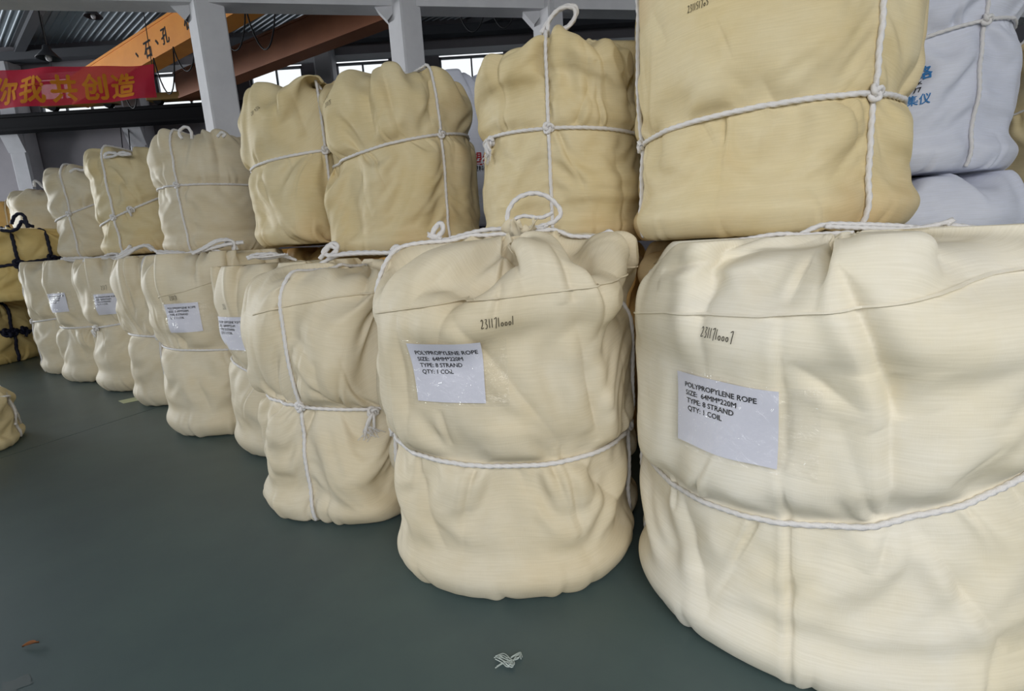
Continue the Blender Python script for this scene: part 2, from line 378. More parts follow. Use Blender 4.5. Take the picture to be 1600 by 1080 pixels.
# ------------------------------------------------------------------ rope coil bags
ALL = []          # plan of every bag: used to flatten neighbours against each other
class Bag:
    def __init__(s, key, x, y, z0, R, H, **k):
        s.key, s.x, s.y, s.z0, s.R, s.H, s.k = key, x, y, z0, R, H, k
        s.thc = math.atan2(-y, -x); ALL.append(s)
    def planes(s):
        out = []
        for o in ALL:
            if o is s or s.z0 >= o.z0+o.H-.05 or o.z0 >= s.z0+s.H-.05: continue
            dx, dy = o.x-s.x, o.y-s.y; d = math.hypot(dx, dy)
            if d > s.R*1.16+o.R*1.16: continue
            t = (d*d+s.R**2-o.R**2)/(2*d)
            out.append((dx/d, dy/d, t-.014))
        return out
    def hit(s, px, py, R=None):
        """angle and height (local) where the sight line meets the sack's side"""
        R = (R or s.R); d = ray(px, py); d = d/math.hypot(d.x, d.y)
        b = d.x*s.x+d.y*s.y; c = s.x**2+s.y**2-R*R; D = b*b-c
        t = b-math.sqrt(D) if D > 0 else b
        X, Y = d.x*t-s.x, d.y*t-s.y
        return math.atan2(Y, X), CAMZ+d.z*t-s.z0
    def tables(s, P):
        nz, nt = 100, 200; s.zmax = s.H+.12
        x, y, z = P[..., 0].ravel(), P[..., 1].ravel(), P[..., 2].ravel()
        r = np.hypot(x, y); th = np.arctan2(y, x) % (2*PI)
        T = np.full((nz, nt), -1.); ti = (th/(2*PI)*nt).astype(int) % nt; zi = np.clip((z/s.zmax*nz).astype(int), 0, nz-1)
        np.maximum.at(T, (zi, ti), r); s.T = s.fill(T)
        nr = 26; U = np.full((nr, 72), -1.); ri = np.clip((r/(s.R*1.15)*nr).astype(int), 0, nr-1); t2 = (th/(2*PI)*72).astype(int) % 72
        np.maximum.at(U, (ri, t2), z); s.U = s.fill(U)
    @staticmethod
    def fill(T):
        for _ in range(60):
            bad = T < 0
            if not bad.any(): break
            E = np.pad(T, ((1, 1), (0, 0)), 'edge'); n = np.stack([E[:-2], E[2:], np.roll(T, 1, 1), np.roll(T, -1, 1)])
            w = n >= 0; c = w.sum(0); v = np.where(w, n, 0).sum(0)/np.maximum(c, 1)
            T = np.where(bad & (c > 0), v, T)
        return T
    def rho(s, th, z, k=0):
        T = s.T; nz, nt = T.shape
        if k:
            if not hasattr(s, '_S'): s._S = {}
            if k not in s._S:
                A = T
                for _ in range(k):
                    E = np.pad(A, ((1, 1), (0, 0)), 'edge'); A = (E[:-2]+E[2:]+2*A)/4; A = (np.roll(A, 1, 1)+np.roll(A, -1, 1)+2*A)/4
                s._S[k] = A
            T = s._S[k]
        th = np.asarray(th, float); z = np.asarray(z, float)
        a = (th % (2*PI))/(2*PI)*nt-.5; b = np.clip(z/s.zmax*nz-.5, 0, nz-1.001)
        i0 = np.floor(a).astype(int); fa = a-i0; j0 = np.floor(b).astype(int); fb = b-j0
        g = lambda j, i: T[j, i % nt]
        return (g(j0, i0)*(1-fa)+g(j0, i0+1)*fa)*(1-fb)+(g(j0+1, i0)*(1-fa)+g(j0+1, i0+1)*fa)*fb
    def pt(s, th, z, off=0, k=0):
        r = s.rho(th, z, k)+off
        return np.stack([r*np.cos(th), r*np.sin(th), np.asarray(z, float)+0*r], -1)

ROPE = {}
def rope_obj(name, paths, r, m, parent, fine=True, closed=False, label=None):
    b = MB()
    for p in paths: b.tube(p, r, seg=9 if fine else 5, twist=10 if fine else 0, closed=closed)
    o = b.build(name, m, parent, smooth=True)
    if label: o['label'] = label
    return o
def knot_path(c, ax, ay, az, R, flat=.7):
    t = np.linspace(0, 2*PI, 90, endpoint=False)
    x = (2+np.cos(3*t))*np.cos(2*t); y = (2+np.cos(3*t))*np.sin(2*t); z = np.sin(3*t)*1.3*flat
    return np.array(c)+R/3*(x[:, None]*np.array(ax)+y[:, None]*np.array(ay)+z[:, None]*np.array(az))
def frame_at(th):
    return np.array([-math.sin(th), math.cos(th), 0]), np.array([0, 0, 1.]), np.array([math.cos(th), math.sin(th), 0])
def make_knot(B, root, th, z, r, m, tails=0, fray=False, seed=0, fine=True, size=2.6):
    rng = np.random.default_rng(seed+7)
    tx, up, out = frame_at(th); c = B.pt(np.array([th]), np.array([z]), r*1.6, 2)[0]
    b = MB(); b.tube(knot_path(c, tx, up, out, r*size), r*.95, seg=8 if fine else 5, twist=9 if fine else 0, closed=True)
    for i in range(tails):
        sd = rng.uniform(-1, 1); L = rng.uniform(.05, .1)
        p = [c+out*r*1.5, c+out*r*3+tx*sd*L*.4-up*L*.3, c+out*r*2+tx*sd*L*.7-up*L]
        b.tube(spline(p, r), r*.9, seg=7, twist=9 if fine else 0)
        if fray:
            for q in range(12):
                e = p[-1]+(tx*rng.uniform(-1, 1)+out*rng.uniform(-.1, .6)-up*rng.uniform(0, 1.3))*.045
                b.tube(spline([p[-2]*.3+p[-1]*.7, p[-1]+(tx*rng.uniform(-1, 1))*.01, e], .008), .0016, seg=4)
    return b.build('knot', m, root, smooth=True)
DIG = {'0': [[(.5, .7), (.15, .5), (.2, .15), (.5, 0), (.8, .2), (.8, .55), (.5, .7)]], '1': [[(.5, 1), (.45, 0)]],
       '2': [[(.1, .8), (.4, 1), (.7, .8), (.5, .4), (.1, 0), (.9, .1)]], '3': [[(.1, .95), (.7, .95), (.35, .55), (.75, .35), (.55, 0), (.1, 0)]],
       '5': [[(.9, 1), (.3, .95), (.2, .55), (.7, .5), (.7, .1), (.1, 0)]], '7': [[(.05, .9), (.85, 1), (.5, -.15)]], '4': [[(.5, 1), (.05, .35), (.9, .35)], [(.65, .6), (.6, -.1)]],
       '6': [[(.7, 1), (.2, .5), (.3, .05), (.7, .05), (.75, .4), (.3, .45)]], '8': [[(.6, .5), (.2, .8), (.6, 1), (.7, .75), (.2, .2), (.5, 0), (.75, .2), (.5, .5)]],
       '9': [[(.7, .8), (.4, 1), (.2, .7), (.6, .6), (.75, .9), (.6, 0)]], '/': [[(.8, 1.05), (.2, -.1)]], '-': [[(.1, .5), (.8, .5)]], '~': [[(0, .4), (.3, .7), (.5, .3), (.9, .6)]]}
def handwriting(B, root, txt, th0, z0, h, slope, m, w=.0011, small0=True):
    b = MB(); x = 0
    for i, ch in enumerate(txt):
        hh = h*(.62 if (ch == '0' and small0) else 1); ww = h*(.14 if ch == '1' else .32)
        for st in DIG[ch]:
            P = spline([(u*ww+x, v*hh, 0) for u, v in st], h*.09)
            r0 = float(B.rho(np.array([th0]), np.array([z0]), 1)[0])
            th = th0+P[:, 0]/r0; z = z0+P[:, 1]+slope*P[:, 0]
            d = np.gradient(P[:, :2], axis=0); d /= np.linalg.norm(d, axis=1, keepdims=True)+1e-9; n = np.stack([-d[:, 1], d[:, 0]], 1)*w
            A = B.pt(th+n[:, 0]/r0, z+n[:, 1], .0022, 1); C = B.pt(th-n[:, 0]/r0, z-n[:, 1], .0022, 1)
            k = len(P); b.add(np.vstack([A, C]).tolist(), [(q, k+q, k+q+1, q+1) for q in range(k-1)])
        x += ww*(1.3 if ch != '1' else 2.0)
    return b.build('handwriting', m, root)
LINES = [("POLYPROPYLENE ROPE", .155), ("SIZE:  64MM*220M", .265), ("TYPE: 8 STRAND", .375), ("QTY: 1 COIL", .485)]
def paper_label(B, root, th, zc, w, h, slope, M_, film=True, detail=True, lean=0):
    """printed sheet under clear film, wrapped on the sack's side; th, zc = centre"""
    r0 = float(B.rho(np.array([th]), np.array([zc]), 6)[0])
    def f(u, v, off):         # u right 0..1, v down 0..1 ; seen from outside, right = +theta
        x = (u-.5)*w; y = (.5-v)*h
        return B.pt(th+(x+lean*y)/r0, zc+y+slope*x, off, 5)
    def sheet(u0, u1, v0, v1, off, n=18):
        U, V = np.meshgrid(np.linspace(u0, u1, n), np.linspace(v0, v1, n)); P = f(U.ravel(), V.ravel(), off)
        return P, [(j*n+i, (j+1)*n+i, (j+1)*n+i+1, j*n+i+1) for j in range(n-1) for i in range(n-1)]
    b = MB(); b.add(*sheet(0, 1, 0, 1, .006)); p = b.build('label_sheet', M_['paper'], root, smooth=True); p['label'] = 'white printed paper label'
    b = MB()
    for i, (t, v) in enumerate(LINES):
        V, F = text_mesh(t, .02); sz = .098*h; 
        u = .1+.012*i+V[:, 0]*sz*1.02/w; vv = v-(V[:, 1]-.35)*sz/h
        b.add(f(u, vv, .0072).tolist(), F)
    b.build('print', M_['ink'], p)
    if film:
        b = MB(); P, F = sheet(-.06, 1.3, -.06, 1.05, .0098, 20)
        rng = np.random.default_rng(int(w*1e5+th*100)); P = P+rng.normal(0, .0004, P.shape)
        b.add(P.tolist(), F); q = b.build('film_pocket', M_['film'], root, smooth=True); q['label'] = 'clear plastic film over the paper label'

def build_bag(B, M_, name, label, cat='bag', group=None):
    k = B.k; R, H = B.R, B.H
    fine = k.get('fine', 1)         # 2 near, 1 middle, 0 far
    nu, nv = {2: (288, 190), 1: (176, 116), 0: (112, 76)}[fine]
    waist = k.get('waist', .45); wd = k.get('wd', .05); tap = k.get('taper', .06); tb = k.get('top_taper', .03)
    body = k.get('body', .965)
    prof = lambda t: body-wd*np.exp(-((t-waist)/.11)**2)-tap*np.clip(1-t/.5, 0, 1)**1.3-tb*np.clip((t-.55)/.45, 0, 1)**2
    hg = None; girth = k.get('girth')
    if girth:
        pts = [B.hit(px, py) for px, py in girth]
        lat = np.array([-math.sin(B.thc), math.cos(B.thc)])
        xs = np.array([[1, R*(math.cos(t)*lat[0]+math.sin(t)*lat[1])] for t, z in pts]); zs = np.array([z for t, z in pts])
        if len(pts) > 3:
            co = np.linalg.lstsq(np.array([[1, R*math.cos(t), R*math.sin(t)] for t, z in pts]), zs, rcond=None)[0]; hg = tuple(co)
        else:
            co = np.linalg.lstsq(xs, zs, rcond=None)[0]; hg = (co[0], co[1]*lat[0], co[1]*lat[1])
        waist = co[0]/H
    vr = [B.hit(px, py)[0] for px, py in k.get('vropes', [])]+list(k.get('vang', []))
    g = k.get('gather', (0, 0)); gz = k.get('gz', .025)
    sim = dict(excess=k.get('excess', 1.045), tall=k.get('tall', .99), wave=k.get('wave', .018), pleat=k.get('pleat', 1.4), kc=k.get('kc', 6), grav=k.get('grav', 4e-5),
               spans=k.get('spans', ((4, .2, .97), (8, .2, .95), (14, .15, .93))))
    if fine == 0: sim['spans'] = ((3, .2, .97), (5, .2, .94))
    elif fine == 1: sim['spans'] = ((3, .2, .97), (6, .2, .95), (10, .15, .93))
    P, S, _ = drape(R, H, k.get('seed', 1), nu=nu, nv=nv, gather=(g[0], g[1], gz, k.get('rg', .07)), girth=(hg[0], hg[1], hg[2], k.get('cinch', 1.0), .012) if hg else None,
                    vropes=[(a, k.get('vpress', 1.01)) for a in vr], planes=B.planes(), prof=prof, rc=(k.get('rc', (.12, .05))[0], .035), zcap=k.get('zcap', .04), iters=k.get('iters', (130, 150, 190)[fine]), **sim)
    P = relax(P, k.get('iron', (1, 3, 4)[fine]))
    P = upsample(P, 1)
    s_up = np.interp(np.arange(P.shape[0]), np.arange(len(S))*2, S)
    P = pleat_cloth(P, s_up, R, H, g, np.random.default_rng(k.get('seed', 1)+400), hg, k.get('n_top', 11), k.get('n_girth', 18), k.get('n_diag', 4), k.get('amp', 1.6), .38*R, H*sim['tall'])
    # single folds placed where the photograph shows them: line on the sack, depth, width
    for (a, b, dep, wid) in k.get('creases', []):
        (t0, z0), (t1, z1) = B.hit(*a), B.hit(*b)
        th = np.arctan2(P[..., 1], P[..., 0]); dt = (th-t0+PI) % (2*PI)-PI; d1 = (t1-t0+PI) % (2*PI)-PI
        x = dt*R; y = P[..., 2]-z0; ex, ey = d1*R, z1-z0; L = math.hypot(ex, ey); ex /= L; ey /= L
        al = (x*ex+y*ey)/L; pe = x*ey-y*ex
        en = np.clip(1-np.abs(al-.5)*2, 0, 1)**.45*(np.abs(dt) < 1.4)
        d = dep*en*(-np.exp(-np.abs(pe)/wid)+.75*np.exp(-((pe-1.9*wid)/(1.4*wid))**2)+.3*np.exp(-((pe+2.5*wid)/(2*wid))**2))
        P[..., 0] += np.cos(th)*d; P[..., 1] += np.sin(th)*d
    for nx, ny, dd in B.planes():
        o = np.maximum(P[..., 0]*nx+P[..., 1]*ny-dd, 0); P[..., 0] -= o*nx; P[..., 1] -= o*ny
    P[..., 2] = np.clip(P[..., 2], .002, k.get('lid', 9))
    B.tables(P); B.P = P
    root = empty(name, (B.x, B.y, B.z0)); tag(root, label, cat, group)
    # cloth mesh
    nv2, nu2 = P.shape[:2]; idx = np.arange(nv2*nu2).reshape(nv2, nu2)
    F = np.stack([idx[:-1], np.roll(idx, -1, 1)[:-1], np.roll(idx, -1, 1)[1:], idx[1:]], -1).reshape(-1, 4)
    me = bpy.data.meshes.new('sack'); me.vertices.add(nv2*nu2); me.vertices.foreach_set('co', P.astype(np.float32).ravel())
    me.loops.add(F.size); me.loops.foreach_set('vertex_index', F.ravel().astype(np.int32)); me.polygons.add(len(F))
    me.polygons.foreach_set('loop_start', np.arange(0, F.size, 4, dtype=np.int32)); me.update(calc_edges=True)
    uv = me.uv_layers.new(name='UVMap'); U = np.arange(nu2)/nu2*2*PI*R
    uu = np.broadcast_to(U, (nv2-1, nu2)); un = np.broadcast_to(U+2*PI*R/nu2, (nv2-1, nu2)); v0 = np.broadcast_to(s_up[:-1, None], uu.shape); v1 = np.broadcast_to(s_up[1:, None], uu.shape)
    uv.data.foreach_set('uv', np.stack([uu, v0, un, v0, un, v1, uu, v1], -1).astype(np.float32).ravel())
    link('sack', me, M_[k.get('cloth', 'cream')], root, smooth=True)
    # mouth: short ruffle beyond the tie
    if k.get('mouth', 0):
        rng = np.random.default_rng(k.get('seed', 1)+50); n = 96 if fine else 40; a = np.arange(n)/n*2*PI
        top = P[-1]; c = top.mean(0); rows = []; V = []
        for q, t in enumerate(np.linspace(0, 1, 7)):
            fl = 1+t*k.get('flare', .5)*(1+.5*np.sin(5*a+rng.uniform(0, 6))*t+.25*np.sin(11*a+1)*t); rr = k.get('rg', .07)*.5*fl
            V.append(np.stack([c[0]+rr*np.cos(a), c[1]+rr*np.sin(a), c[2]-.01+.055*t*(1+.3*np.sin(3*a+2))+.012*np.sin(9*a)*t], -1))
        b = MB(); b.add(np.vstack(V).tolist(), [(j*n+i, j*n+(i+1) % n, (j+1)*n+(i+1) % n, (j+1)*n+i) for j in range(6) for i in range(n)])
        b.build('sack_mouth', M_[k.get('cloth', 'cream')], root, smooth=True)
    else:                                     # drawn-together mouth closing the top
        n = P.shape[1]//2; top = P[-1][::2]; c = top.mean(0); a = np.arange(n)/n*2*PI; b = MB(); V = [top]
        for q in (.66, .33): V.append(c+(top-c)*q+np.stack([0*a, 0*a, .004*np.sin(14*a)+.006*(1-q)], -1))
        V.append(c[None]+np.array([[0, 0, -.004]])); b.add(np.vstack(V).tolist(), [(j*n+i, j*n+(i+1) % n, (j+1)*n+(i+1) % n, (j+1)*n+i) for j in range(2) for i in range(n)]+[(2*n+i, 2*n+(i+1) % n, 3*n) for i in range(n)])
        b.build('sack_mouth', M_[k.get('cloth', 'cream')], root, smooth=True)
    for nm, pts, rr in k.get('lying', []):    # rope lying on the side of the sack
        hz_ = [B.hit(*q) for q in pts]; w = np.array([B.pt(np.array([t]), np.array([min(max(z, .03), H-.03)]), rr*1.6, 0)[0] for t, z in hz_])
        rope_obj(nm, [spline(w, rr*.8)], rr, M_[k.get('rope', 'rope')], root, True)
    r = k.get('rope_r', .0085); rm = M_[k.get('rope', 'rope')]
    if hg:
        a = np.linspace(0, 2*PI, int(2*PI*R/(r*.6)) if fine else 90, endpoint=False)
        z = hg[0]+hg[1]*R*np.cos(a)+hg[2]*R*np.sin(a)
        B.hg = hg
        rope_obj('girth_rope', [B.pt(a, z, r*.45, 1)], r, rm, root, fine > 0, closed=True)
    for i, al in enumerate(vr):
        z = np.linspace(k.get('vz0', .02), H-.07, 70); p = B.pt(np.full_like(z, al), z, r*.6, 1)
        q = []; e = p[-1]
        for t in np.linspace(0, 1, 26)[1:]:
            x, y = e[0]*(1-t)+g[0]*t, e[1]*(1-t)+g[1]*t; rr = math.hypot(x, y); aa = math.atan2(y, x) % (2*PI)
            q.append((x, y, max(float(B.U[min(25, int(rr/(R*1.15)*26)), int(aa/(2*PI)*72) % 72]), H*.9)+r*.8))
        p = np.vstack([p, np.array(q)])
        for _ in range(3): p[1:-1] = (p[:-2]+2*p[1:-1]+p[2:])/4
        rope_obj('tie_rope', [spline(p[::2] if fine else p[::4], r*.6 if fine else .05)], r, rm, root, fine > 0)
        if hg and k.get('cross_knots', 1):
            make_knot(B, root, al, hg[0]+hg[1]*R*math.cos(al)+hg[2]*R*math.sin(al), r, rm, 0, False, i, fine > 0, k.get('knot_size', 2.3))
    for (px, py, tails, fray) in k.get('knots', []):
        th, z = B.hit(px, py); make_knot(B, root, th, z, r, rm, tails, fray, int(px), fine > 0, k.get('knot_size', 2.6))
    # free ropes and loops on top, given as sight lines at their own distance
    lp = list(k.get('loops', []))
    if k.get('heap'):
        rg_ = np.random.default_rng(k['seed']+900)
        for nm, dep, pts, rr in list(lp):
            for q in range(k['heap']):
                lp.append((nm, dep-rg_.uniform(-.05, .08), [(x+rg_.normal(0, 3.5), y+rg_.normal(0, 2.2)) for x, y in pts], rr*rg_.uniform(.7, 1)))
    for nm, dep, pts, rr in lp:
        o0 = Vector((B.x, B.y, B.z0)); w = [at(px, py, dep[j] if isinstance(dep, (list, tuple)) else dep)-o0 for j, (px, py) in enumerate(pts)]
        rope_obj(nm, [spline(w, rr*.6)], rr, rm, root, fine > 0 or rr > .008)
    if k.get('seam'):
        pts = [B.hit(px, py) for px, py in k['seam']]; zz = [z for t, z in pts]; t0 = pts[0][0]; t1 = pts[-1][0]
        span = (t1-t0+PI) % (2*PI)-PI; a = t0+np.linspace(0, 1, 80)*span; z = np.interp(np.linspace(0, 1, 80), np.linspace(0, 1, len(zz)), zz)
        sl = (z[-1]-z[-6])/(a[-1]-a[-6]+1e-9); ex = np.linspace(.01, .6, 24)*np.sign(span)
        a = np.r_[a, a[-1]+ex]; z = np.r_[z, z[-1]+sl*ex*.5]; nq = len(a)
        A = B.pt(a, z+.004, .0012, 0); C = B.pt(a, z-.001, .0042, 0); D = B.pt(a, z-.003, .0004, 0); b = MB()
        b.add(np.vstack([A, C, D]).tolist(), [(q, nq+q, nq+q+1, q+1) for q in range(nq-1)]+[(nq+q, 2*nq+q, 2*nq+q+1, nq+q+1) for q in range(nq-1)])
        b.build('seam', M_[k.get('cloth', 'cream')], root, smooth=False)
    for (px, py, txt, hh, sl) in k.get('hand', []):
        th, z = B.hit(px, py); handwriting(B, root, txt, th, z, hh, sl, M_['marker'])
    if k.get('label'):
        (px, py), w, h, sl = k['label'][:4]
        th, z = B.hit(px, py); paper_label(B, root, th, z, w, h, sl, M_, film=fine > 0 or k.get('film', 0), lean=k['label'][4] if len(k['label']) > 4 else 0)
    B.root = root
    return root
# ------------------------------------------------------------------ materials
MT = dict(
    cream=sack_mat('cream_woven_cloth', lin(228, 218, 196), lin(221, 207, 177), lin(214, 188, 140), .35),
    pale=sack_mat('lit_cream_woven_cloth', lin(242, 236, 222), lin(238, 228, 204), lin(226, 208, 158), .35),  # lightened copy of cream: nearest bag's stronger light put into the cloth colour
    yellow=sack_mat('yellow_woven_cloth', lin(226, 212, 176), lin(219, 200, 154), lin(206, 166, 110), .55),
    amber=sack_mat('amber_woven_cloth', lin(226, 190, 128), lin(218, 176, 110)),
    tan=sack_mat('tan_woven_cloth', lin(232, 208, 146), lin(224, 196, 128)),
    white=sack_mat('white_woven_cloth', lin(226, 228, 240), lin(214, 217, 232)),
    rope=mat('white_rope', lin(226, 223, 222), .55, .3, bump=.3, bscale=300),
    cream_rope=mat('cream_rope', lin(224, 208, 178), .6, .3, bump=.3, bscale=300),
    navy=mat('navy_rope', lin(26, 28, 48), .6, .3),
    paper=mat('label_paper', lin(222, 222, 234), .45, .4, bump=.15, bscale=14),
    ink=mat('black_print', lin(28, 28, 34), .6), marker=mat('marker_ink', lin(52, 44, 30), .7),
    film=film_mat('clear_film'),
    blue_ink=mat('blue_print', lin(52, 120, 180), .6), red_ink=mat('red_print', lin(176, 52, 52), .6),
)
m_floor = mat('green_grey_floor_paint', lin(84, 101, 100), .42, .4, var=lin(73, 88, 91), vscale=1.3, bump=.05, bscale=6)
m_joint = mat('joint_filler', lin(34, 38, 38), .8)
m_conc = mat('grey_painted_concrete', lin(226, 225, 228), .75, var=lin(214, 213, 217), vscale=2.5, bump=.08, bscale=12)
m_pier = mat('grey_wall_column', lin(176, 175, 180), .75, var=lin(164, 163, 168), vscale=2.5)
m_wall = mat('grey_wall_panel', lin(128, 124, 129), .7, var=lin(118, 114, 120), vscale=1.2)
m_trimw = mat('white_wall_band', lin(196, 198, 204), .7)
m_roof = mat('grey_roof_sheet', lin(168, 177, 186), .5, .5, .1, var=lin(152, 161, 170), vscale=.6, bump=.12, bscale=3)
m_steel = mat('dark_steel', lin(58, 60, 66), .55, .4)
m_rail = mat('dark_rail_paint', lin(13, 13, 18), .7, .1)
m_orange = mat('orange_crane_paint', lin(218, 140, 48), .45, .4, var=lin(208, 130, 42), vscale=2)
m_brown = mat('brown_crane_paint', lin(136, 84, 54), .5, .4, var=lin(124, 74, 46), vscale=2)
m_truck = mat('ochre_truck_paint', lin(136, 108, 58), .6)
m_black = mat('black_cable', lin(26, 27, 30), .6)
m_frame = mat('window_frame_paint', lin(120, 122, 128), .5)
m_glass = film_mat('window_glass', 0)
m_red = mat('red_banner_cloth', lin(235, 46, 78), .7, transl=.22, alpha=.92)
m_gold = mat('orange_lettering', lin(255, 160, 40), .7)
m_maroon = mat('maroon_cloth', lin(110, 30, 60), .8); m_white = mat('white_cloth', lin(225, 222, 226), .8)
m_tape = mat('pale_yellow_tape', lin(190, 196, 160), .6); m_leaf = mat('brown_leaf', lin(140, 92, 58), .8)
m_fluff = mat('white_fibre', lin(190, 200, 196), .8); m_stain = mat('pale_stain', lin(86, 96, 98), .6)

# ------------------------------------------------------------------ the hall
# floor: two cast slabs with a filled joint between them
ja, jb = at_z(50, 700, 0), at_z(235, 640, 0); jd = (jb-ja).normalized(); jn = Vector((-jd.y, jd.x, 0))
if jn.y < 0: jn = -jn
floor = empty('floor'); tag(floor, kind='structure')
for sgn in (1, -1):
    b = MB(); e = .005
    p = [ja-jd*45+jn*e*sgn, ja+jd*45+jn*e*sgn, ja+jd*45+jn*40*sgn, ja-jd*45+jn*40*sgn]
    if sgn < 0: p = p[::-1]
    b.hexa([(q.x, q.y, -.15) for q in p]+[(q.x, q.y, 0) for q in p]); b.build('floor_slab', m_floor, floor)
b = MB(); b.bar(ja-jd*45+Vector((0, 0, -.03)), ja+jd*45+Vector((0, 0, -.03)), .011, .05); b.build('floor_joint', m_joint, floor)

WY = 16.0
sill = at(100, 181, WY).z; head = at(100, 124, WY).z; top = 7.55
wx = lambda px, py=150: at(px, py, WY).x
wins = [(wx(-95), wx(-12)), (wx(57), wx(176)), (wx(245), wx(345)), (wx(393), wx(477)), (wx(529), wx(612)), (wx(690), wx(790))]
X0, X1 = -32, 26
wall = empty('wall_far'); tag(wall, kind='structure')
def wallbox(x0, x1, z0, z1, m=m_wall, name='wall_panel', y=WY, t=.2):
    b = MB(); b.box(((x0+x1)/2, y+t/2, (z0+z1)/2), (x1-x0, t, z1-z0)); return b.build(name, m, wall)
cxs = [wx(-190, 240)+.0, at(38, 240, 15.7).x, at(221, 215, 15.7).x, at(392, 150, 15.7).x-.9, at(512, 140, 15.7).x, at(640, 140, 15.7).x, 1.5, 5, 8.5, 12]
edges = [X0]+[c for c in cxs]+[X1]
for a, c in zip(edges[:-1], edges[1:]): wallbox(a+.01, c-.01, 0, sill)
wallbox(X0, X1, head+.12, top)
e = [X0]+[v for w in wins for v in w]+[X1]
for a, c in zip(e[0::2], e[1::2]): wallbox(a, c, sill, head+.12, name='wall_pier')
wallbox(X0, X1, head+.02, head+.17, m_trimw, 'wall_band', WY-.07, .1)
for i, (a, c) in enumerate(wins):
    w = empty('window_%d' % (i+1), ((a+c)/2, WY+.1, sill)); tag(w, kind='structure'); hw = (c-a)/2; hh = head-sill
    fr = MB()
    for z in (.03, hh-.03): fr.box((0, 0, z), (hw*2, .08, .06))
    for x in (-hw+.03, hw-.03): fr.box((x, 0, hh/2), (.06, .08, hh))
    n = max(2, round(hw*2/.75))
    fr.build('window_frame', m_frame, w)
    for k in range(1, n):
        m_ = MB(); m_.box((-hw+2*hw*k/n, 0, hh/2), (.045, .06, hh-.1)); m_.build('mullion', m_frame, w)
    for k in range(n):
        g = MB(); g.box((-hw+2*hw*(k+.5)/n, .0, hh/2), (2*hw/n-.045, .008, hh-.1)); g.build('pane', m_glass, w)
for c in cxs:
    b = MB(); b.box((0, 0, 3.5), (.5, .5, 7.0), ch=.05); b.add([(-.25, -.25, 4.6), (.25, -.25, 4.6), (.25, -.45, 5.15), (-.25, -.45, 5.15), (-.25, -.25, 5.45), (.25, -.25, 5.45), (.25, -.45, 5.45), (-.25, -.45, 5.45)],
        [(0, 3, 2, 1), (4, 5, 6, 7), (0, 1, 5, 4), (1, 2, 6, 5), (2, 3, 7, 6), (3, 0, 4, 7)])
    o = b.build('wall_column', m_pier); o.location = (c, WY-.26, 0); tag(o, kind='structure')

# roof: ribbed sheets falling towards the camera, rafters below
d1 = Vector((-.742, .67, 0)); RS = .05; roofz = lambda y: 6.75+RS*y
acr = Vector((.67, .742, 0))
def roof_line(bv, y0=-7, y1=16.15):   # ends of the line at offset bv across the ribs
    p = acr*bv; a0, a1 = (y0-p.y)/d1.y, (y1-p.y)/d1.y
    return p+d1*a0, p+d1*a1
V = []; F = []; per = .14; prof_ = [(0, 0), (.1, 0), (.11, .022), (.13, .022)]
bs = []
n0, n1 = int(-26/per), int(30/per)
for n in range(n0, n1):
    for q, h in prof_: bs.append((n*per+q, h))
for bv, h in bs:
    p, q = roof_line(bv); V += [(p.x, p.y, roofz(p.y)-h), (q.x, q.y, roofz(q.y)-h)]
b = MB(); b.add(V, [(2*i, 2*i+1, 2*i+3, 2*i+2) for i in range(len(bs)-1)]); o = b.build('ceiling', m_roof); tag(o, kind='structure')
def at_roof(px, py, drop=0):
    d = ray(px, py); t = (6.75-drop-CAMZ)/(d.z-RS*d.y); return Vector((d.x*t, d.y*t, CAMZ+d.z*t))
for px, py in ((40, 58), (232, 66), (455, 72), (690, 62), (905, 60)):
    p = at_roof(px, py, .3); bv = p.x*acr.x+p.y*acr.y; s, t = roof_line(bv, -6, 15.9)
    b = MB(); b.ibeam((s.x, s.y, roofz(s.y)-.2), (t.x, t.y, roofz(t.y)-.2), .2, .3, .025, .04); o = b.build('roof_beam', m_steel); tag(o, kind='structure')
b = MB(); b.box((-3, 15.6, 7.1), (56, .3, .22)); o = b.build('eaves_beam', m_steel); tag(o, kind='structure')

# crane rail on the far wall
ry = 15.0; rz = at(0, 196, ry).z; rh = .40
b = MB(); b.ibeam((X0, ry, rz), (14, ry, rz), .36, rh, .06, .2); b.bar((X0, ry, rz+rh/2+.03), (14, ry, rz+rh/2+.03), .08, .06)
o = b.build('crane_rail_beam', m_rail); tag(o, kind='structure')
railtop = rz+rh/2+.06

# near row: concrete columns carrying the tie beam
bz = None
for i, (px, py, y0) in enumerate(((338, 120, 11), (635, 60, 14), (856, 30, 19))):
    dep = (7.05, 7.4, 7.8)[i]; c = at(px, py, dep); zb = at(px, y0, dep).z
    if bz is None: bz = zb; p0 = c
    s = (.345, .325, .31)[i]; b = MB(); b.box((0, 0, bz/2+.1), (s, s, bz+.2), rz=PI/4, ch=.02)
    # haunch towards the left under the beam
    w_ = s*.7
    b.add([(-w_+.02, -.1, bz-.17), (-w_+.02, .1, bz-.17), (-.1, -.1, bz-.17), (-w_-.13, -.1, bz), (-w_-.13, .1, bz), (-.05, .1, bz), (-.05, -.1, bz)],
          [(0, 3, 4, 1), (0, 6, 3), (1, 4, 5), (3, 6, 5, 4)])
    o = b.build('concrete_column', m_conc); o.location = (c.x, c.y, 0); tag(o, kind='structure'); p1 = c
bd = (p1-p0); bd.z = 0; bd.normalize(); A = p0-bd*16; Bp = p0+bd*16
b = MB(); b.bar((A.x, A.y, bz+.24), (Bp.x, Bp.y, bz+.24), .3, .48); o = b.build('tie_beam', m_conc); tag(o, kind='structure')

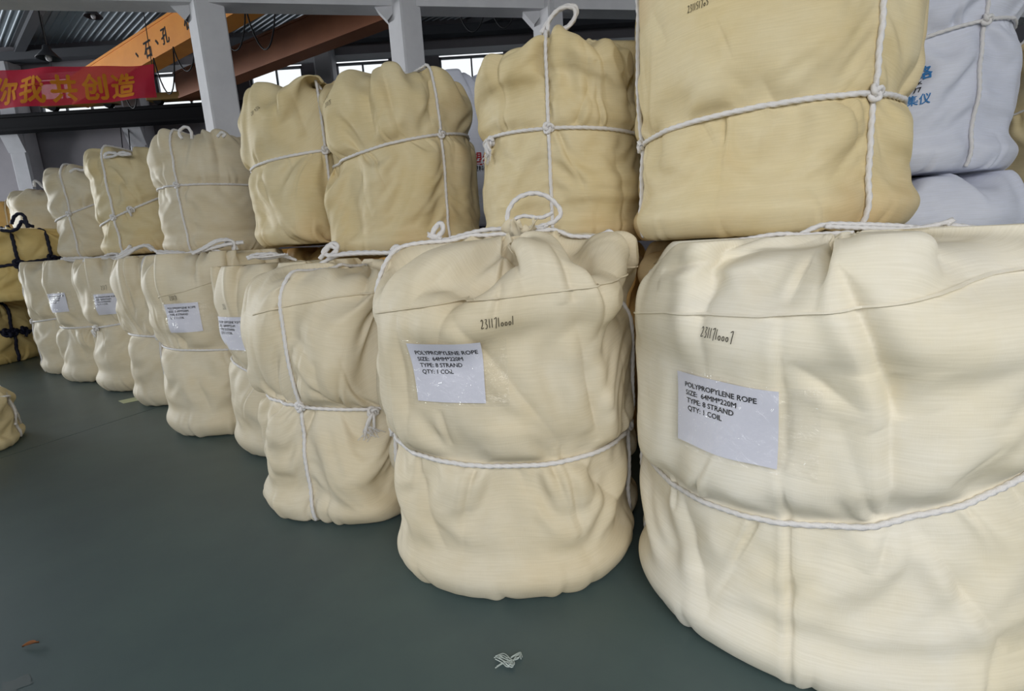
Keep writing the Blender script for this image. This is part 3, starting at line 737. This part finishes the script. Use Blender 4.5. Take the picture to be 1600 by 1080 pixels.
# ------------------------------------------------------------------ overhead cranes
def crane(name, label, far_px, near_px, m, marks):
    zb = railtop+.1
    def at_h(px, py, z): return at_z(px, py, z)
    n = at_z(near_px[0], near_px[1], zb); f = at(far_px[0], far_px[1], ry); d = Vector((f.x-n.x, f.y-n.y, 0)).normalized()
    f = Vector((f.x, f.y, 0)); s = f-d*15.5
    root = empty(name, (f.x, f.y, railtop)); tag(root, label, 'crane', 'overhead cranes'); O = Vector((f.x, f.y, railtop))
    h = .66; b = MB(); L = lambda t, z: Vector((f.x-d.x*t, f.y-d.y*t, z))-O
    b.bar(L(-.1, zb+h/2), L(15.5, zb+h/2), .34, h-.08); b.build('girder', m, root)
    for z in (zb+.03, zb+h-.03):
        b = MB(); b.bar(L(-.1, z), L(15.5, z), .38, .05); b.build('flange', m, root)
    b = MB(); b.box((0, 0, .19), (2.0, .3, .17), ch=.03); t = b.build('end_truck', m_truck, root)
    for x in (-.75, .75):
        b = MB(); a = np.arange(16)/16*2*PI
        vv = [(x+.12*math.cos(q), s_*.06, .126+.12*math.sin(q)) for s_ in (-1, 1) for q in a]
        b.add(vv, [tuple(range(16)), tuple(range(31, 15, -1))]+[(i, 16+i, 16+(i+1) % 16, (i+1) % 16) for i in range(16)]); b.build('wheel', m_rail, t)
    sd = Vector((d.y, -d.x, 0))
    if sd.y > 0: sd = -sd
    for txt, px, py, sz in marks:
        # black lettering on the girder's near face
        r_ = ray(px, py); o_ = Vector((0, 0, CAMZ)); pl = L(0, zb)+O+sd*.172; k = (pl-o_).dot(sd)/r_.dot(sd); c = o_+r_*k-O
        V, F = text_mesh(txt, .02); cx, cy = V.mean(0); ex = -d if (-d).x > 0 else d
        b = MB(); b.add([tuple(c+ex*((v[0]-cx)*sz)+Vector((0, 0, (v[1]-cy)*sz))+sd*.004) for v in V], F); b.build('lettering', m_black, root)
    return root, d, L, zb, O, sd
cr, d_, L_, zb_, O_, sd_ = crane('overhead_crane', 'orange overhead crane girder with black lettering above the red banner', (128, 170), (408, 12), m_orange,
    [('机', 297, 33, .42), ('孔', 258, 60, .34), ('石', 230, 79, .38), ('、', 214, 86, .4), ('、', 245, 66, .4)])
# festoon cable in sagging loops under the girder
def festoon(root, L, zb, t0, t1, n, sag, side=.24, m=m_black, r=.014):
    for k in range(n):
        a = t0+(t1-t0)*k/n; c = t0+(t1-t0)*(k+1)/n; pts = []
        for q in np.linspace(0, 1, 13):
            pts.append(L(a+(c-a)*q, zb-.02-sag[k % len(sag)]*(1-(2*q-1)**2)**.8)+sd_*side)
        b = MB(); b.tube(pts, r, 5); b.build('festoon_cable', m, root, smooth=True)
festoon(cr, L_, zb_, 3.2, 9.5, 7, [.75, .6, .8, .55])
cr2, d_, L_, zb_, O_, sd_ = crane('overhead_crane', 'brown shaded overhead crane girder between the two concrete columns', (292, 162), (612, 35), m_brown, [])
festoon(cr2, L_, zb_, 9, 13, 6, [.5, .6, .45], -.24)

# ------------------------------------------------------------------ banner
bY = 10.8
def ban(u, v, off=0):
    a = at(-70, 112, bY)*(1-u)*(1-v)+at(240, 100, bY)*u*(1-v)+at(-70, 176, bY)*(1-u)*v+at(247, 153, bY)*u*v
    return a+Vector((0, .05*math.sin(u*9+v*2)+.025*math.sin(u*23+v*3)-off, 0))
O = ban(.5, .5); root = empty('banner', O); tag(root, 'red cloth banner with orange Chinese characters hung across the hall', 'banner')
b = MB(); nu_, nv_ = 60, 10
b.add([tuple(ban(i/nu_, j/nv_)-O) for j in range(nv_+1) for i in range(nu_+1)], [(j*(nu_+1)+i, (j+1)*(nu_+1)+i, (j+1)*(nu_+1)+i+1, j*(nu_+1)+i+1) for j in range(nv_) for i in range(nu_)])
b.build('banner_cloth', m_red, root, smooth=True)
W_ = (ban(1, .5)-ban(0, .5)).length; H_ = (ban(.5, 0)-ban(.5, 1)).length
for ch, px in (('你', 8), ('我', 53), ('共', 100), ('创', 146), ('造', 190)):
    V, F = text_mesh(ch, .03); u0 = (px+70)/313; sz = .74*H_/1.0; c = (V.max(0)+V.min(0))/2; b = MB()
    b.add([tuple(ban(u0+(v[0]-c[0])*sz/W_, .56-(v[1]-c[1])*sz/H_, .006)-O) for v in V], F); b.build('character', m_gold, root)
for u in (.02, .5, .99):
    p = ban(u, 0)-O; b = MB(); b.tube([p, p+Vector((.02, .0, .9))], .008, 5); b.build('hanging_cord', m_black, root)
Y_ = 14.2
def flag(name, label, px, m):
    P = [at(x, y, Y_+.1*math.sin(i*2)+(.4 if 'maroon' in label else 0)) for i, (x, y) in enumerate(px)]; O = P[0]; b = MB(); n = len(P)//2; t = Vector((0, .03, 0))
    V = []
    for i in range(n):
        for k in range(5):
            q = P[i].lerp(P[2*n-1-i], k/4); V.append(tuple(q-O+Vector((0, .05*math.sin(k*2.1+i), 0))))
    b.add(V, [(i*5+k, i*5+k+1, i*5+k+6, i*5+k+5) for i in range(n-1) for k in range(4)])
    o = b.build(name, m, loc=O, smooth=True); md = o.modifiers.new('t', 'SOLIDIFY'); md.thickness = .01
    return tag(o, label, 'banner')
flag('cloth_banner', 'white cloth draped over the far crane rail above the white bulk bag', [(728, 136), (742, 122), (770, 112), (775, 130), (745, 134), (729, 138)], m_white)
flag('cloth_banner', 'maroon cloth draped just under the white cloth on the far crane rail', [(738, 138), (750, 131), (775, 126), (776, 138), (752, 142), (740, 143)], m_maroon)

# ------------------------------------------------------------------ lamps and wall fittings
def lathe(b, prof_, c, seg=20):
    k = [(c[0]+r*math.cos(2*PI*i/seg), c[1]+r*math.sin(2*PI*i/seg), c[2]+z) for r, z in prof_ for i in range(seg)]
    b.add(k, [(j*seg+i, j*seg+(i+1) % seg, (j+1)*seg+(i+1) % seg, (j+1)*seg+i) for j in range(len(prof_)-1) for i in range(seg)])
def lamp(px, py, top_px, dep, label, s):
    c = at(px, py, dep); t = at(top_px[0], top_px[1], dep); t.z = max(t.z, c.z+.3)
    up = at_roof(*top_px); root = empty('pendant_lamp', c); tag(root, label, 'lamp', None)
    b = MB(); lathe(b, [(.02*s, .16*s), (.05*s, .13*s), (.06*s, .08*s), (.17*s, -.05*s), (.165*s, -.055*s), (.05*s, .07*s), (.0, .08*s)], (0, 0, 0)); b.build('lamp_shade', m_steel, root, smooth=True)
    b = MB(); lathe(b, [(.0, -.1*s), (.035*s, -.08*s), (.045*s, -.03*s), (.02*s, .03*s), (.018*s, .07*s)], (0, 0, 0), 12); b.build('bulb', m_white, root, smooth=True)
    b = MB(); e = Vector((t.x-c.x, t.y-c.y, roofz(t.y)-.02-c.z)); b.tube([(0, 0, .15*s), tuple(e)], .012, 6); b.build('cord', m_black, root)
lamp(75, 86, (66, 42), 9.6, 'dark cone shaded pendant lamp hanging above the red banner', 1.05)
lamp(145, 22, (146, 8), 10.2, 'small bare bulb pendant lamp high under the roof near the orange crane', .85)
for x0 in (187, 199):
    a = at(x0, 186, 15.35); c = at(x0+9, 262, 15.6); c.z = 2.6
    b = MB(); b.tube([(0, 0, 0), (c.x-a.x, 0, c.z-a.z)], .015, 6); o = b.build('wall_cable', m_black, loc=a)
    tag(o, 'black cable hanging down the far wall beside the %s' % ('second wall column, left of the pair' if x0 == 187 else 'second wall column, right of the pair'), 'cable', 'cables on the far wall')
# ------------------------------------------------------------------ the bags: plan
FR, BK, UP = 'cream rope coil bags in the front row', 'rope coil bags under the stacked ones', 'yellow rope coil bags stacked on top'
T1 = 1.185
# front row on the floor
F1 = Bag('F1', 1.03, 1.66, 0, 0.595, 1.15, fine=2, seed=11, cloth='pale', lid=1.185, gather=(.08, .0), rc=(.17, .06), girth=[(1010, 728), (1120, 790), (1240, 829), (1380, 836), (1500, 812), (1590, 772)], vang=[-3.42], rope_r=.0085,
    label=((1133, 650), .29, .205, -.01), hand=[(1106, 523, '2311710007', .026, -.05)], seam=[(1000, 488), (1130, 495), (1300, 497), (1440, 470), (1600, 430)], excess=1.05,
    creases=[((1224, 720), (1242, 1110), .016, .010), ((1226, 480), (1230, 730), .010, .012), ((1392, 580), (1390, 830), .032, .026), ((1295, 375), (1405, 655), .036, .022), ((1240, 560), (1345, 640), .012, .018), ((1455, 840), (1560, 1010), .016, .02),
             ((1050, 770), (1120, 960), .016, .025), ((1040, 735), (1046, 800), .012, .008), ((1030, 425), (1240, 372), .028, .016), ((1110, 395), (1225, 480), .016, .02), ((1280, 362), (1230, 480), .024, .014), ((1420, 385), (1560, 420), .014, .025), ((1400, 835), (1370, 900), .014, .016), ((1480, 760), (1560, 690), .01, .02)],
    loops=[('drawstring', 1.72, [(1240, 372), (1285, 352), (1340, 351), (1400, 353), (1450, 357), (1480, 352), (1530, 357), (1580, 362), (1606, 376), (1616, 410)], .0095),
           ('drawstring', 1.70, [(1290, 354), (1345, 356), (1420, 358), (1470, 350), (1490, 343), (1478, 352)], .009)], label_text=0)
F2 = Bag('F2', -0.02, 2.09, 0, 0.52, 1.19, fine=2, seed=5, gather=(.08, -.06), rc=(.36, .09), wd=.035, mouth=1, gz=.05, flare=.8, girth=[(620, 700), (980, 688)], vang=[-2.93, -.25], rope_r=.0092, taper=.09, top_taper=.05,
    label=((703, 580), .245, .2, .02), hand=[(758, 508, '2311710001', .028, .05)], seam=[(600, 488), (740, 468), (860, 452), (985, 425)],
    creases=[((800, 362), (772, 500), .02, .012), ((868, 365), (882, 470), .024, .016), ((880, 455), (935, 690), .016, .03), ((700, 470), (885, 705), .012, .018), ((882, 700), (905, 830), .016, .012), ((650, 690), (632, 480), .012, .018), ((640, 720), (700, 860), .014, .022),
             ((700, 385), (640, 500), .016, .03), ((925, 385), (985, 500), .016, .03), ((690, 640), (700, 700), .012, .01)],
    loops=[('handle_loop', 2.14, [(797, 362), (793, 335), (806, 312), (832, 302), (858, 309), (876, 330), (868, 345), (850, 352), (820, 360), (795, 360)], .0105),
           ('drawstring', 2.13, [(864, 332), (845, 340), (815, 338), (800, 350), (830, 362), (856, 352)], .009),
           ('drawstring', [2.1, 2.1, 2.1, 2.15, 2.2, 2.3, 2.4, 2.45], [(850, 357), (800, 358), (755, 360), (700, 374), (660, 385), (620, 394), (560, 396), (512, 400)], .0105),
           ('rope_knot', 2.28, [(612, 392), (618, 385), (628, 390), (622, 400), (613, 396), (622, 387), (630, 397)], .0105),
           ('rope_knot', 2.2, [(672, 372), (683, 352), (690, 350), (692, 360), (680, 372), (668, 366), (690, 374)], .012)])
F3 = Bag('F3', -0.81, 2.58, 0, 0.46, 1.12, fine=2, seed=23, lid=1.18, gather=(.1, .05), rc=(.09, .07), girth=[(462, 640), (585, 643)], vropes=[(455, 600)], rope_r=.009, wd=.085, excess=1.07,
    knots=[(585, 648, 3, True)], seam=[(398, 492), (470, 478), (560, 462), (600, 455)], creases=[((410, 610), (455, 640), .012, .02), ((500, 560), (508, 640), .012, .018)],
    loops=[('drawstring', 2.5, [(455, 440), (468, 425), (500, 413), (515, 405), (540, 396), (590, 394)], .011),
           ('rope_tuft', 2.6, [(500, 405), (512, 388), (520, 380), (528, 386), (518, 398), (505, 396), (514, 384), (526, 392), (515, 405)], .012)])
F4 = Bag('F4', -1.39, 3.4, 0, 0.45, 1.18, fine=1, seed=31, lid=1.185, heap=2, rc=(.08, .06), girth=[(372, 573), (400, 588)], label=((368, 520), .25, .2, 0), wd=.07, hand=[(359, 482, '2311', .03, 0)],
    loops=[('drawstring', 3.3, [(388, 405), (400, 400), (425, 396), (440, 400), (462, 406)], .011), ('drawstring', 3.2, [(392, 400), (415, 404), (450, 398)], .01)])
F5 = Bag('F5', -2.15, 3.9, 0, 0.465, 1.265, fine=1, seed=41, lid=1.285, heap=2, rc=(.12, .05), girth=[(262, 546), (362, 547)], label=((289, 496), .245, .195, .015), hand=[(271, 469, '231171', .03, .02)], wd=.05,
    seam=[(250, 465), (290, 455), (350, 434)], creases=[((262, 520), (300, 545), .014, .03)],
    loops=[('drawstring', 3.7, [(262, 402), (290, 398), (320, 392), (345, 384), (362, 381), (378, 378)], .014), ('drawstring', 3.68, [(300, 400), (318, 388), (340, 376), (360, 378), (366, 392)], .013),
           ('drawstring', 3.72, [(245, 394), (280, 396), (305, 397), (330, 390), (350, 396)], .012)])
F6 = Bag('F6', -3.01, 4.75, 0, 0.46, 1.28, fine=1, seed=51, lid=1.288, heap=2, girth=[(200, 524), (250, 527)], vropes=[(233, 470)], rope_r=.011, wd=.07,
    loops=[('drawstring', 4.5, [(186, 402), (200, 396), (215, 388), (228, 384), (238, 392)], .014)])
F7 = Bag('F7', -3.85, 5.4, 0, 0.46, 1.3, fine=1, seed=61, lid=1.32, heap=2, girth=[(140, 512), (190, 506)], label=((169, 475), .25, .2, .03), hand=[(162, 453, '2317', .04, .05)], knots=[(147, 514, 3, False)], wd=.07, rope_r=.011,
    loops=[('drawstring', 5.1, [(135, 408), (160, 402), (185, 404), (192, 396), (205, 386)], .016), ('drawstring', 5.15, [(165, 400), (178, 398), (192, 404), (200, 398)], .015)])
F8 = Bag('F8', -4.66, 5.95, 0, 0.465, 1.31, fine=1, seed=71, lid=1.335, heap=2, girth=[(90, 513), (130, 512)], label=((93, 473), .25, .2, .03), wd=.08, rope_r=.011, film=1,
    loops=[('drawstring', 5.6, [(100, 404), (118, 404), (140, 405), (160, 405)], .018), ('drawstring', 5.6, [(102, 406), (125, 410), (150, 408)], .016)])
F9 = Bag('F9', -5.44, 6.5, 0, 0.465, 1.32, fine=1, seed=81, lid=1.35, girth=[(50, 503), (75, 500)], vropes=[(52, 550)], wd=.05, rope_r=.011)
# second row below
B1 = Bag('B1', 1.32, 2.78, 0, 0.55, 1.14, fine=1, seed=91, lid=1.18, cloth='yellow', wd=.03, hand=[(1030, 412, '2317', .03, .1)])
B2 = Bag('B2', 0.38, 3.3, 0, 0.5, 1.14, fine=1, seed=92, lid=1.18, cloth='amber', wd=.03)
B3 = Bag('B3', -0.72, 3.95, 0, 0.5, 1.14, fine=1, seed=93, lid=1.18, cloth='amber', wd=.03)
B4 = Bag('B4', -1.65, 4.75, 0, 0.5, 1.25, fine=0, seed=94, lid=1.29, cloth='amber', wd=.03)
B5 = Bag('B5', -2.6, 5.55, 0, 0.5, 1.25, fine=0, seed=95, lid=1.29, cloth='yellow', wd=.03)
B6 = Bag('B6', -3.5, 6.25, 0, 0.5, 1.3, fine=0, seed=96, lid=1.335, cloth='yellow', wd=.03)
B7 = Bag('B7', -4.9, 7.2, 0, 0.5, 1.32, fine=0, seed=97, lid=1.355, cloth='yellow', wd=.03)
B8 = Bag('B8', -7.05, 8.5, 0, 0.5, 1.32, fine=0, seed=98, lid=1.355, cloth='yellow', wd=.03)
# upper layer
U1 = Bag('U1', 1.18, 2.45, T1, 0.545, 1.3, fine=2, seed=101, amp=1.2, cloth='yellow', rc=(.15, .07), girth=[(1000, 214), (1200, 185), (1400, 132)], vropes=[(1372, 160)], vang=[-3.32], rope_r=.0115, wd=.03, taper=.03, excess=1.05,
    hand=[(1083, 24, '231151705', .024, .05)], creases=[((1120, 20), (1150, 100), .01, .012), ((1190, 120), (1230, 180), .012, .025), ((1030, 20), (1050, 70), .012, .03), ((1290, 200), (1370, 80), .012, .03)])
U2 = Bag('U2', 0.375, 3.2, T1, 0.475, 1.0, fine=2, seed=113, body=.985, amp=1.2, cloth='yellow', rc=(.11, .08), girth=[(768, 209), (860, 211), (990, 203)], vropes=[(857, 200)], rope_r=.0105, wd=.015, taper=.02, gather=(-.02, -.16),
    knots=[(770, 222, 3, True)], creases=[((905, 60), (925, 170), .016, .02), ((960, 60), (985, 190), .014, .03)],
    loops=[('handle_loop', [2.82]*8, [(846, 52), (854, 38), (868, 20), (888, 9), (901, 14), (896, 32), (882, 45), (864, 50)], .0125),
           ('handle_loop', [2.80]*7, [(856, 50), (858, 32), (874, 14), (894, 12), (899, 24), (888, 42), (870, 49)], .011)])
U3 = Bag('U3', -0.7, 3.9, 1.195, 0.485, 1.14, fine=2, seed=121, body=.985, amp=1.2, cloth='yellow', rc=(.12, .08), girth=[(560, 240), (620, 221), (692, 210)], vropes=[(688, 190)], rope_r=.0105, wd=.015, taper=.03, top_taper=.12, gz=.07,
    hand=[(519, 162, '23-2317', .028, .2), (525, 171, '231175', .028, .2)], creases=[((600, 110), (625, 215), .016, .02), ((660, 120), (680, 190), .014, .03), ((560, 260), (590, 350), .014, .03)])
U4 = Bag('U4', -1.43, 4.22, 1.3, 0.475, 1.07, fine=1, seed=131, body=.985, amp=1.2, cloth='yellow', rc=(.12, .07), girth=[(388, 264), (440, 252), (505, 233)], vropes=[(508, 230)], rope_r=.011, wd=.015,
    hand=[(407, 177, '~231~', .028, .1), (402, 183, '231', .026, .2)], creases=[((455, 140), (480, 210), .016, .025)],
    loops=[('handle_loop', 3.9, [(462, 140), (470, 130), (482, 124), (494, 128), (503, 142)], .011)])
U5 = Bag('U5', -2.88, 5.4, 1.3, 0.5, 1.07, fine=1, seed=141, body=.985, cloth='cream', rc=(.12, .06), girth=[(245, 296), (282, 290), (370, 288)], vropes=[(278, 290)], rope_r=.011, wd=.015,
    creases=[((340, 230), (345, 300), .014, .03), ((300, 300), (305, 370), .014, .04)],
    loops=[('handle_loop', 4.75, [(285, 217), (280, 208), (285, 200), (293, 199), (299, 207), (300, 217)], .014), ('rope_knot', 4.75, [(340, 214), (346, 207), (352, 210), (348, 214)], .014)])
U6 = Bag('U6', -3.88, 5.9, 1.345, 0.485, 1.03, fine=1, seed=151, body=.985, cloth='yellow', rc=(.16, .07), girth=[(172, 343), (205, 327), (232, 316)], vropes=[(172, 310)], rope_r=.012, wd=.015, knots=[(205, 328, 1, False)],
    loops=[('handle_loop', 5.35, [(164, 248), (166, 240), (178, 239), (190, 242), (205, 241)], .016), ('handle_loop', 5.35, [(165, 246), (178, 244), (190, 238), (202, 240)], .014)])
U7 = Bag('U7', -5.1, 6.8, 1.365, 0.49, 1.03, fine=1, seed=161, cloth='cream', rc=(.16, .07), girth=[(84, 348), (105, 331), (128, 328)], vropes=[(104, 320)], rope_r=.012, wd=.04,
    loops=[('handle_loop', 6.05, [(110, 269), (118, 264), (128, 266), (142, 264)], .016)])
U8 = Bag('U8', -7.08, 8.5, 1.365, 0.53, 1.05, fine=0, seed=171, cloth='cream', rc=(.12, .07), wd=.02,
    loops=[('handle_loop', 7.9, [(54, 292), (54, 283), (60, 285), (68, 293), (72, 291)], .02)])
U9 = Bag('U9', -7.95, 8.9, 1.365, 0.5, 0.95, fine=0, seed=181, cloth='amber', rc=(.12, .07), wd=.02, vropes=[(9, 335)], rope='cream_rope', rope_r=.014)
B9 = Bag('B9', -7.95, 8.95, 0, 0.5, 1.32, fine=0, seed=182, lid=1.355, cloth='amber', wd=.02)
# navy roped bags at the far end of the aisle
N1 = Bag('N1', -7.55, 7.2, 0, 0.6, 0.82, fine=1, seed=191, lid=0.862, cloth='tan', rc=(.14, .1), girth=[(10, 519), (38, 518)], vropes=[(27, 540)], rope='navy', rope_r=.022, wd=.04, knots=[(10, 520, 2, False), (36, 516, 2, False)], knot_size=2.3, mouth=0)
N2 = Bag('N2', -6.62, 7.25, .87, 0.62, 0.88, fine=1, seed=192, cloth='tan', rc=(.16, .1), girth=[(0, 413), (30, 416), (106, 400)], vropes=[(26, 400)], vang=[-.42], rope='navy', rope_r=.022, wd=.04, knot_size=2.3, mouth=0, gather=(-.02, -.3),
    loops=[('handle_loop', 6.7, [(18, 350), (22, 339), (30, 334), (38, 338), (40, 348), (46, 352), (52, 354)], .022), ('drawstring', 6.6, [(2, 360), (18, 361), (28, 356), (34, 346), (42, 350), (38, 340), (44, 356)], .022)])
# white bulk bags and what stands right of them
W2 = Bag('W2', 2.5, 3.45, 0, 0.62, 1.4, fine=1, seed=201, lid=1.452, cloth='white', wd=.02, rc=(.12, .08), taper=.02, top_taper=.04)
W1 = Bag('W1', 2.46, 3.45, 1.46, 0.58, 1.35, fine=2, seed=202, cloth='white', rc=(.14, .12), girth=[(1430, 62), (1530, 32)], vropes=[(1537, 110)], rope_r=.011, wd=.035, tall=1.0)
Y2 = Bag('Y2', 3.98, 3.72, 0, .52, 1.15, fine=1, seed=203, lid=1.18, cloth='amber', wd=.02)
Y1 = Bag('Y1', 3.98, 3.70, T1, .53, 1.12, fine=1, seed=204, cloth='yellow', wd=.03, girth=[(1580, 180), (1598, 172)], vropes=[(1556, 250)], rc=(.14, .07),
    loops=[('drawstring', 3.6, [(1545, 14), (1560, 18), (1585, 28), (1565, 38), (1545, 48)], .013), ('drawstring', 3.6, [(1548, 33), (1560, 26), (1582, 30)], .012)])
W4 = Bag('W4', -0.46, 6.1, 0, 0.6, 1.36, fine=0, seed=205, lid=1.412, cloth='white', wd=.02)
W3 = Bag('W3', -.46, 6.1, 1.42, .60, 1.50, fine=1, seed=206, cloth='white', wd=.03, rc=(.14, .08))
S1 = Bag('S1', -4.07, 3.45, 0, 0.42, 0.39, fine=1, seed=207, cloth='yellow', wd=.0, rc=(.14, .08), vropes=[(22, 640)], taper=0, amp=.8, rope_r=.011,
    lying=[('rope_tail', [(-12, 618), (4, 618), (15, 624), (22, 634), (25, 648), (31, 662)], .008), ('rope_tail', [(14, 624), (20, 642), (24, 656), (19, 664)], .009)])

spec = [
 (F1, 'large cream bag with white label and 8 strand print, nearest at the right edge', FR),
 (F2, 'cream bag with a white rope loop on its gathered mouth and a white label', FR),
 (F3, 'cream bag without label, upright rope and frayed knot at its waist', FR),
 (F4, 'cream bag mostly hidden behind the frayed knot bag, label seen edge on', FR),
 (F5, 'cream bag with a full white label on its front and ropes heaped on top', FR),
 (F6, 'narrow unlabelled cream bag with crossed rope beside the pale tape on the floor', FR),
 (F7, 'cream labelled bag with loose knotted rope ends at its waist', FR),
 (F8, 'cream bag with small label bulging over its waist rope, second from the aisle end', FR),
 (F9, 'last cream bag of the front row beside the navy roped bags', FR),
 (B1, 'yellow bag low behind the large labelled bag, under the largest stacked bag', BK),
 (B2, 'amber bag in the lower back row between the two nearest labelled bags', BK),
 (B3, 'amber bag in the lower back row under the stacked bag with double handwritten lines', BK),
 (B4, 'amber bag in the lower back row behind the unlabelled frayed knot bag', BK),
 (B5, 'yellow bag in the lower back row hidden behind the heaped ropes', BK),
 (B6, 'yellow bag in the lower back row hidden behind the pale floor tape bag', BK),
 (B7, 'yellow bag in the lower back row hidden near the navy roped bags', BK),
 (B8, 'hidden lower bag behind the navy roped bags, right one', BK),
 (B9, 'hidden lower bag behind the navy roped bags, left one', BK),
 (U1, 'largest yellow stacked bag with handwritten number, cut by the top of the photo', UP),
 (U2, 'yellow stacked bag with a twisted white rope loop on top, right of the gap', UP),
 (U3, 'tall yellow stacked bag with two handwritten lines at its left shoulder', UP),
 (U4, 'yellow stacked bag with faint handwriting in front of the first concrete column', UP),
 (U5, 'broad cream stacked bag with a small upright rope loop below the first column', UP),
 (U6, 'yellow stacked bag with a slanting knotted waist rope', UP),
 (U7, 'small cream stacked bag with crossed ropes, left of the slanting rope bag', UP),
 (U8, 'distant cream stacked bag with a thin rope curl on top, behind the navy roped bags', UP),
 (U9, 'distant amber stacked bag with cream rope at the left edge', UP),
 (N1, 'tan bag with navy rope standing on the floor at the left edge', 'navy roped bags'),
 (N2, 'tan bag with navy rope and loop lying on the other navy roped bag', 'navy roped bags'),
 (W1, 'upper white bulk bag with blue print and white rope', 'white bulk bags'),
 (W2, 'lower white bulk bag carrying the one with blue print', 'white bulk bags'),
 (W3, 'far white bulk bag with red print in the gap between stacked bags', 'white bulk bags'),
 (W4, 'hidden white bulk bag under the far one with red print', 'white bulk bags'),
 (Y1, 'yellow bag at the right edge with rope and clear wrap on top', UP),
 (Y2, 'amber bag under the yellow one at the right edge', BK),
 (S1, 'small low yellow bag alone on the floor at the left edge', None),
]
for B, label, g in spec:
    nm = 'bulk_bag' if B.key[0] == 'W' else 'rope_coil_bag'
    build_bag(B, MT, nm, label, 'bag', g)

# print on the white bulk bags
def bag_print(B, px, py, txt, size, m, slope=0, bold=.02):
    th, z = B.hit(px, py); V, F = text_mesh(txt, bold); r0 = float(B.rho(np.array([th]), np.array([z]), 4)[0])
    x, y = V[:, 0]*size, V[:, 1]*size; b = MB(); b.add(B.pt(th+x/r0, z+y+slope*x, .003, 3).tolist(), F); b.build('print', m, B.root)
bag_print(W1, 1401, 133, '网路', .072, MT['blue_ink'], .1)
bag_print(W1, 1404, 141, 'ia Park', .034, MT['ink'], .1)
bag_print(W1, 1404, 154, '28777', .036, MT['ink'], .12)
bag_print(W1, 1412, 169, '集仪', .055, MT['blue_ink'], .08)
bag_print(W1, 1418, 100, '▲', .07, MT['red_ink'], 0)
bag_print(W3, 733, 258, '塑编', .14, MT['red_ink'], .03)
bag_print(W3, 738, 268, '塑料编织', .06, MT['ink'], .03)
# clear wrap on the bag at the right edge
b = MB(); c = at(1590, 28, 3.45)-Vector((Y1.x, Y1.y, Y1.z0)); rng = np.random.default_rng(3); n = 14
V = [tuple(c+Vector((.16*math.cos(2*PI*i/n)*(j/5), .14*math.sin(2*PI*i/n)*(j/5), .12*(1-(j/5)**2)+rng.normal(0, .012)))) for j in range(1, 6) for i in range(n)]
b.add(V, [(j*n+i, j*n+(i+1) % n, (j+1)*n+(i+1) % n, (j+1)*n+i) for j in range(4) for i in range(n)]+[tuple(range(n))]); o = b.build('film_wrap', MT['film'], Y1.root, smooth=True); o['label'] = 'crumpled clear plastic wrap'

# ------------------------------------------------------------------ on the floor
p = [at_z(x, y, 0) for x, y in ((185, 627), (193, 631), (252, 619), (244, 614))]; O = sum(p, Vector())/4
b = MB(); b.hexa([tuple(q-O+Vector((0, 0, .001))) for q in p]+[tuple(q-O+Vector((0, 0, .003))) for q in p]); o = b.build('floor_tape', m_tape, loc=O)
tag(o, 'strip of pale yellow tape stuck on the floor by the narrow unlabelled bag', 'tape')
O = at_z(793, 1033, 0); rng = np.random.default_rng(9); b = MB()
T = [[(772, 1028), (785, 1024), (795, 1032), (800, 1040), (792, 1042), (785, 1036), (774, 1030)], [(774, 1044), (786, 1037), (800, 1034), (806, 1026), (812, 1024), (814, 1030)],
     [(790, 1038), (800, 1043), (801, 1036), (790, 1030), (780, 1026)], [(796, 1030), (804, 1025), (812, 1022), (810, 1029), (802, 1032)], [(778, 1026), (788, 1033), (798, 1036), (794, 1042)]]
for q in T:
    pts = [at_z(x, y, .004+.006*rng.random())-O for x, y in q]; b.tube(spline(pts, .004), .0016, 5); b.tube(spline([v+Vector((.004, .003, .003)) for v in pts], .004), .0012, 4)
o = b.build('rope_scrap', m_fluff, loc=O, smooth=True); tag(o, 'frayed tangle of white rope fibre lying on the floor in front', 'scrap')
O = at_z(47, 1010, 0); b = MB(); V = []; n = 9
for i in range(n):
    t = i/(n-1); w = .011*math.sin(PI*min(t*1.15, 1))**.8+.0008
    for s in (-1, 0, 1): V.append((-.02+.045*t, s*w, .003+.006*abs(s)+.004*math.sin(t*3)))
b.add(V, [(i*3+k, i*3+k+1, i*3+k+4, i*3+k+3) for i in range(n-1) for k in (0, 1)]); o = b.build('dry_leaf', m_leaf, loc=O, smooth=True); o.rotation_euler = (0, 0, .35)
tag(o, 'small dry brown leaf lying on the floor at lower left', 'leaf')
O = at_z(22, 1072, 0); b = MB(); n = 28; V = [(0, 0, .0012)]+[((.04+.012*math.sin(3*a)+.008*math.sin(7*a+1))*math.cos(a), (.035+.01*math.sin(4*a+2))*math.sin(a), .0008) for a in np.arange(n)/n*2*PI]
b.add(V, [(0, 1+i, 1+(i+1) % n) for i in range(n)]); o = b.build('paint_spot', m_stain, loc=O); tag(o, 'pale dried paint spot on the floor in the lower left corner', 'spot')
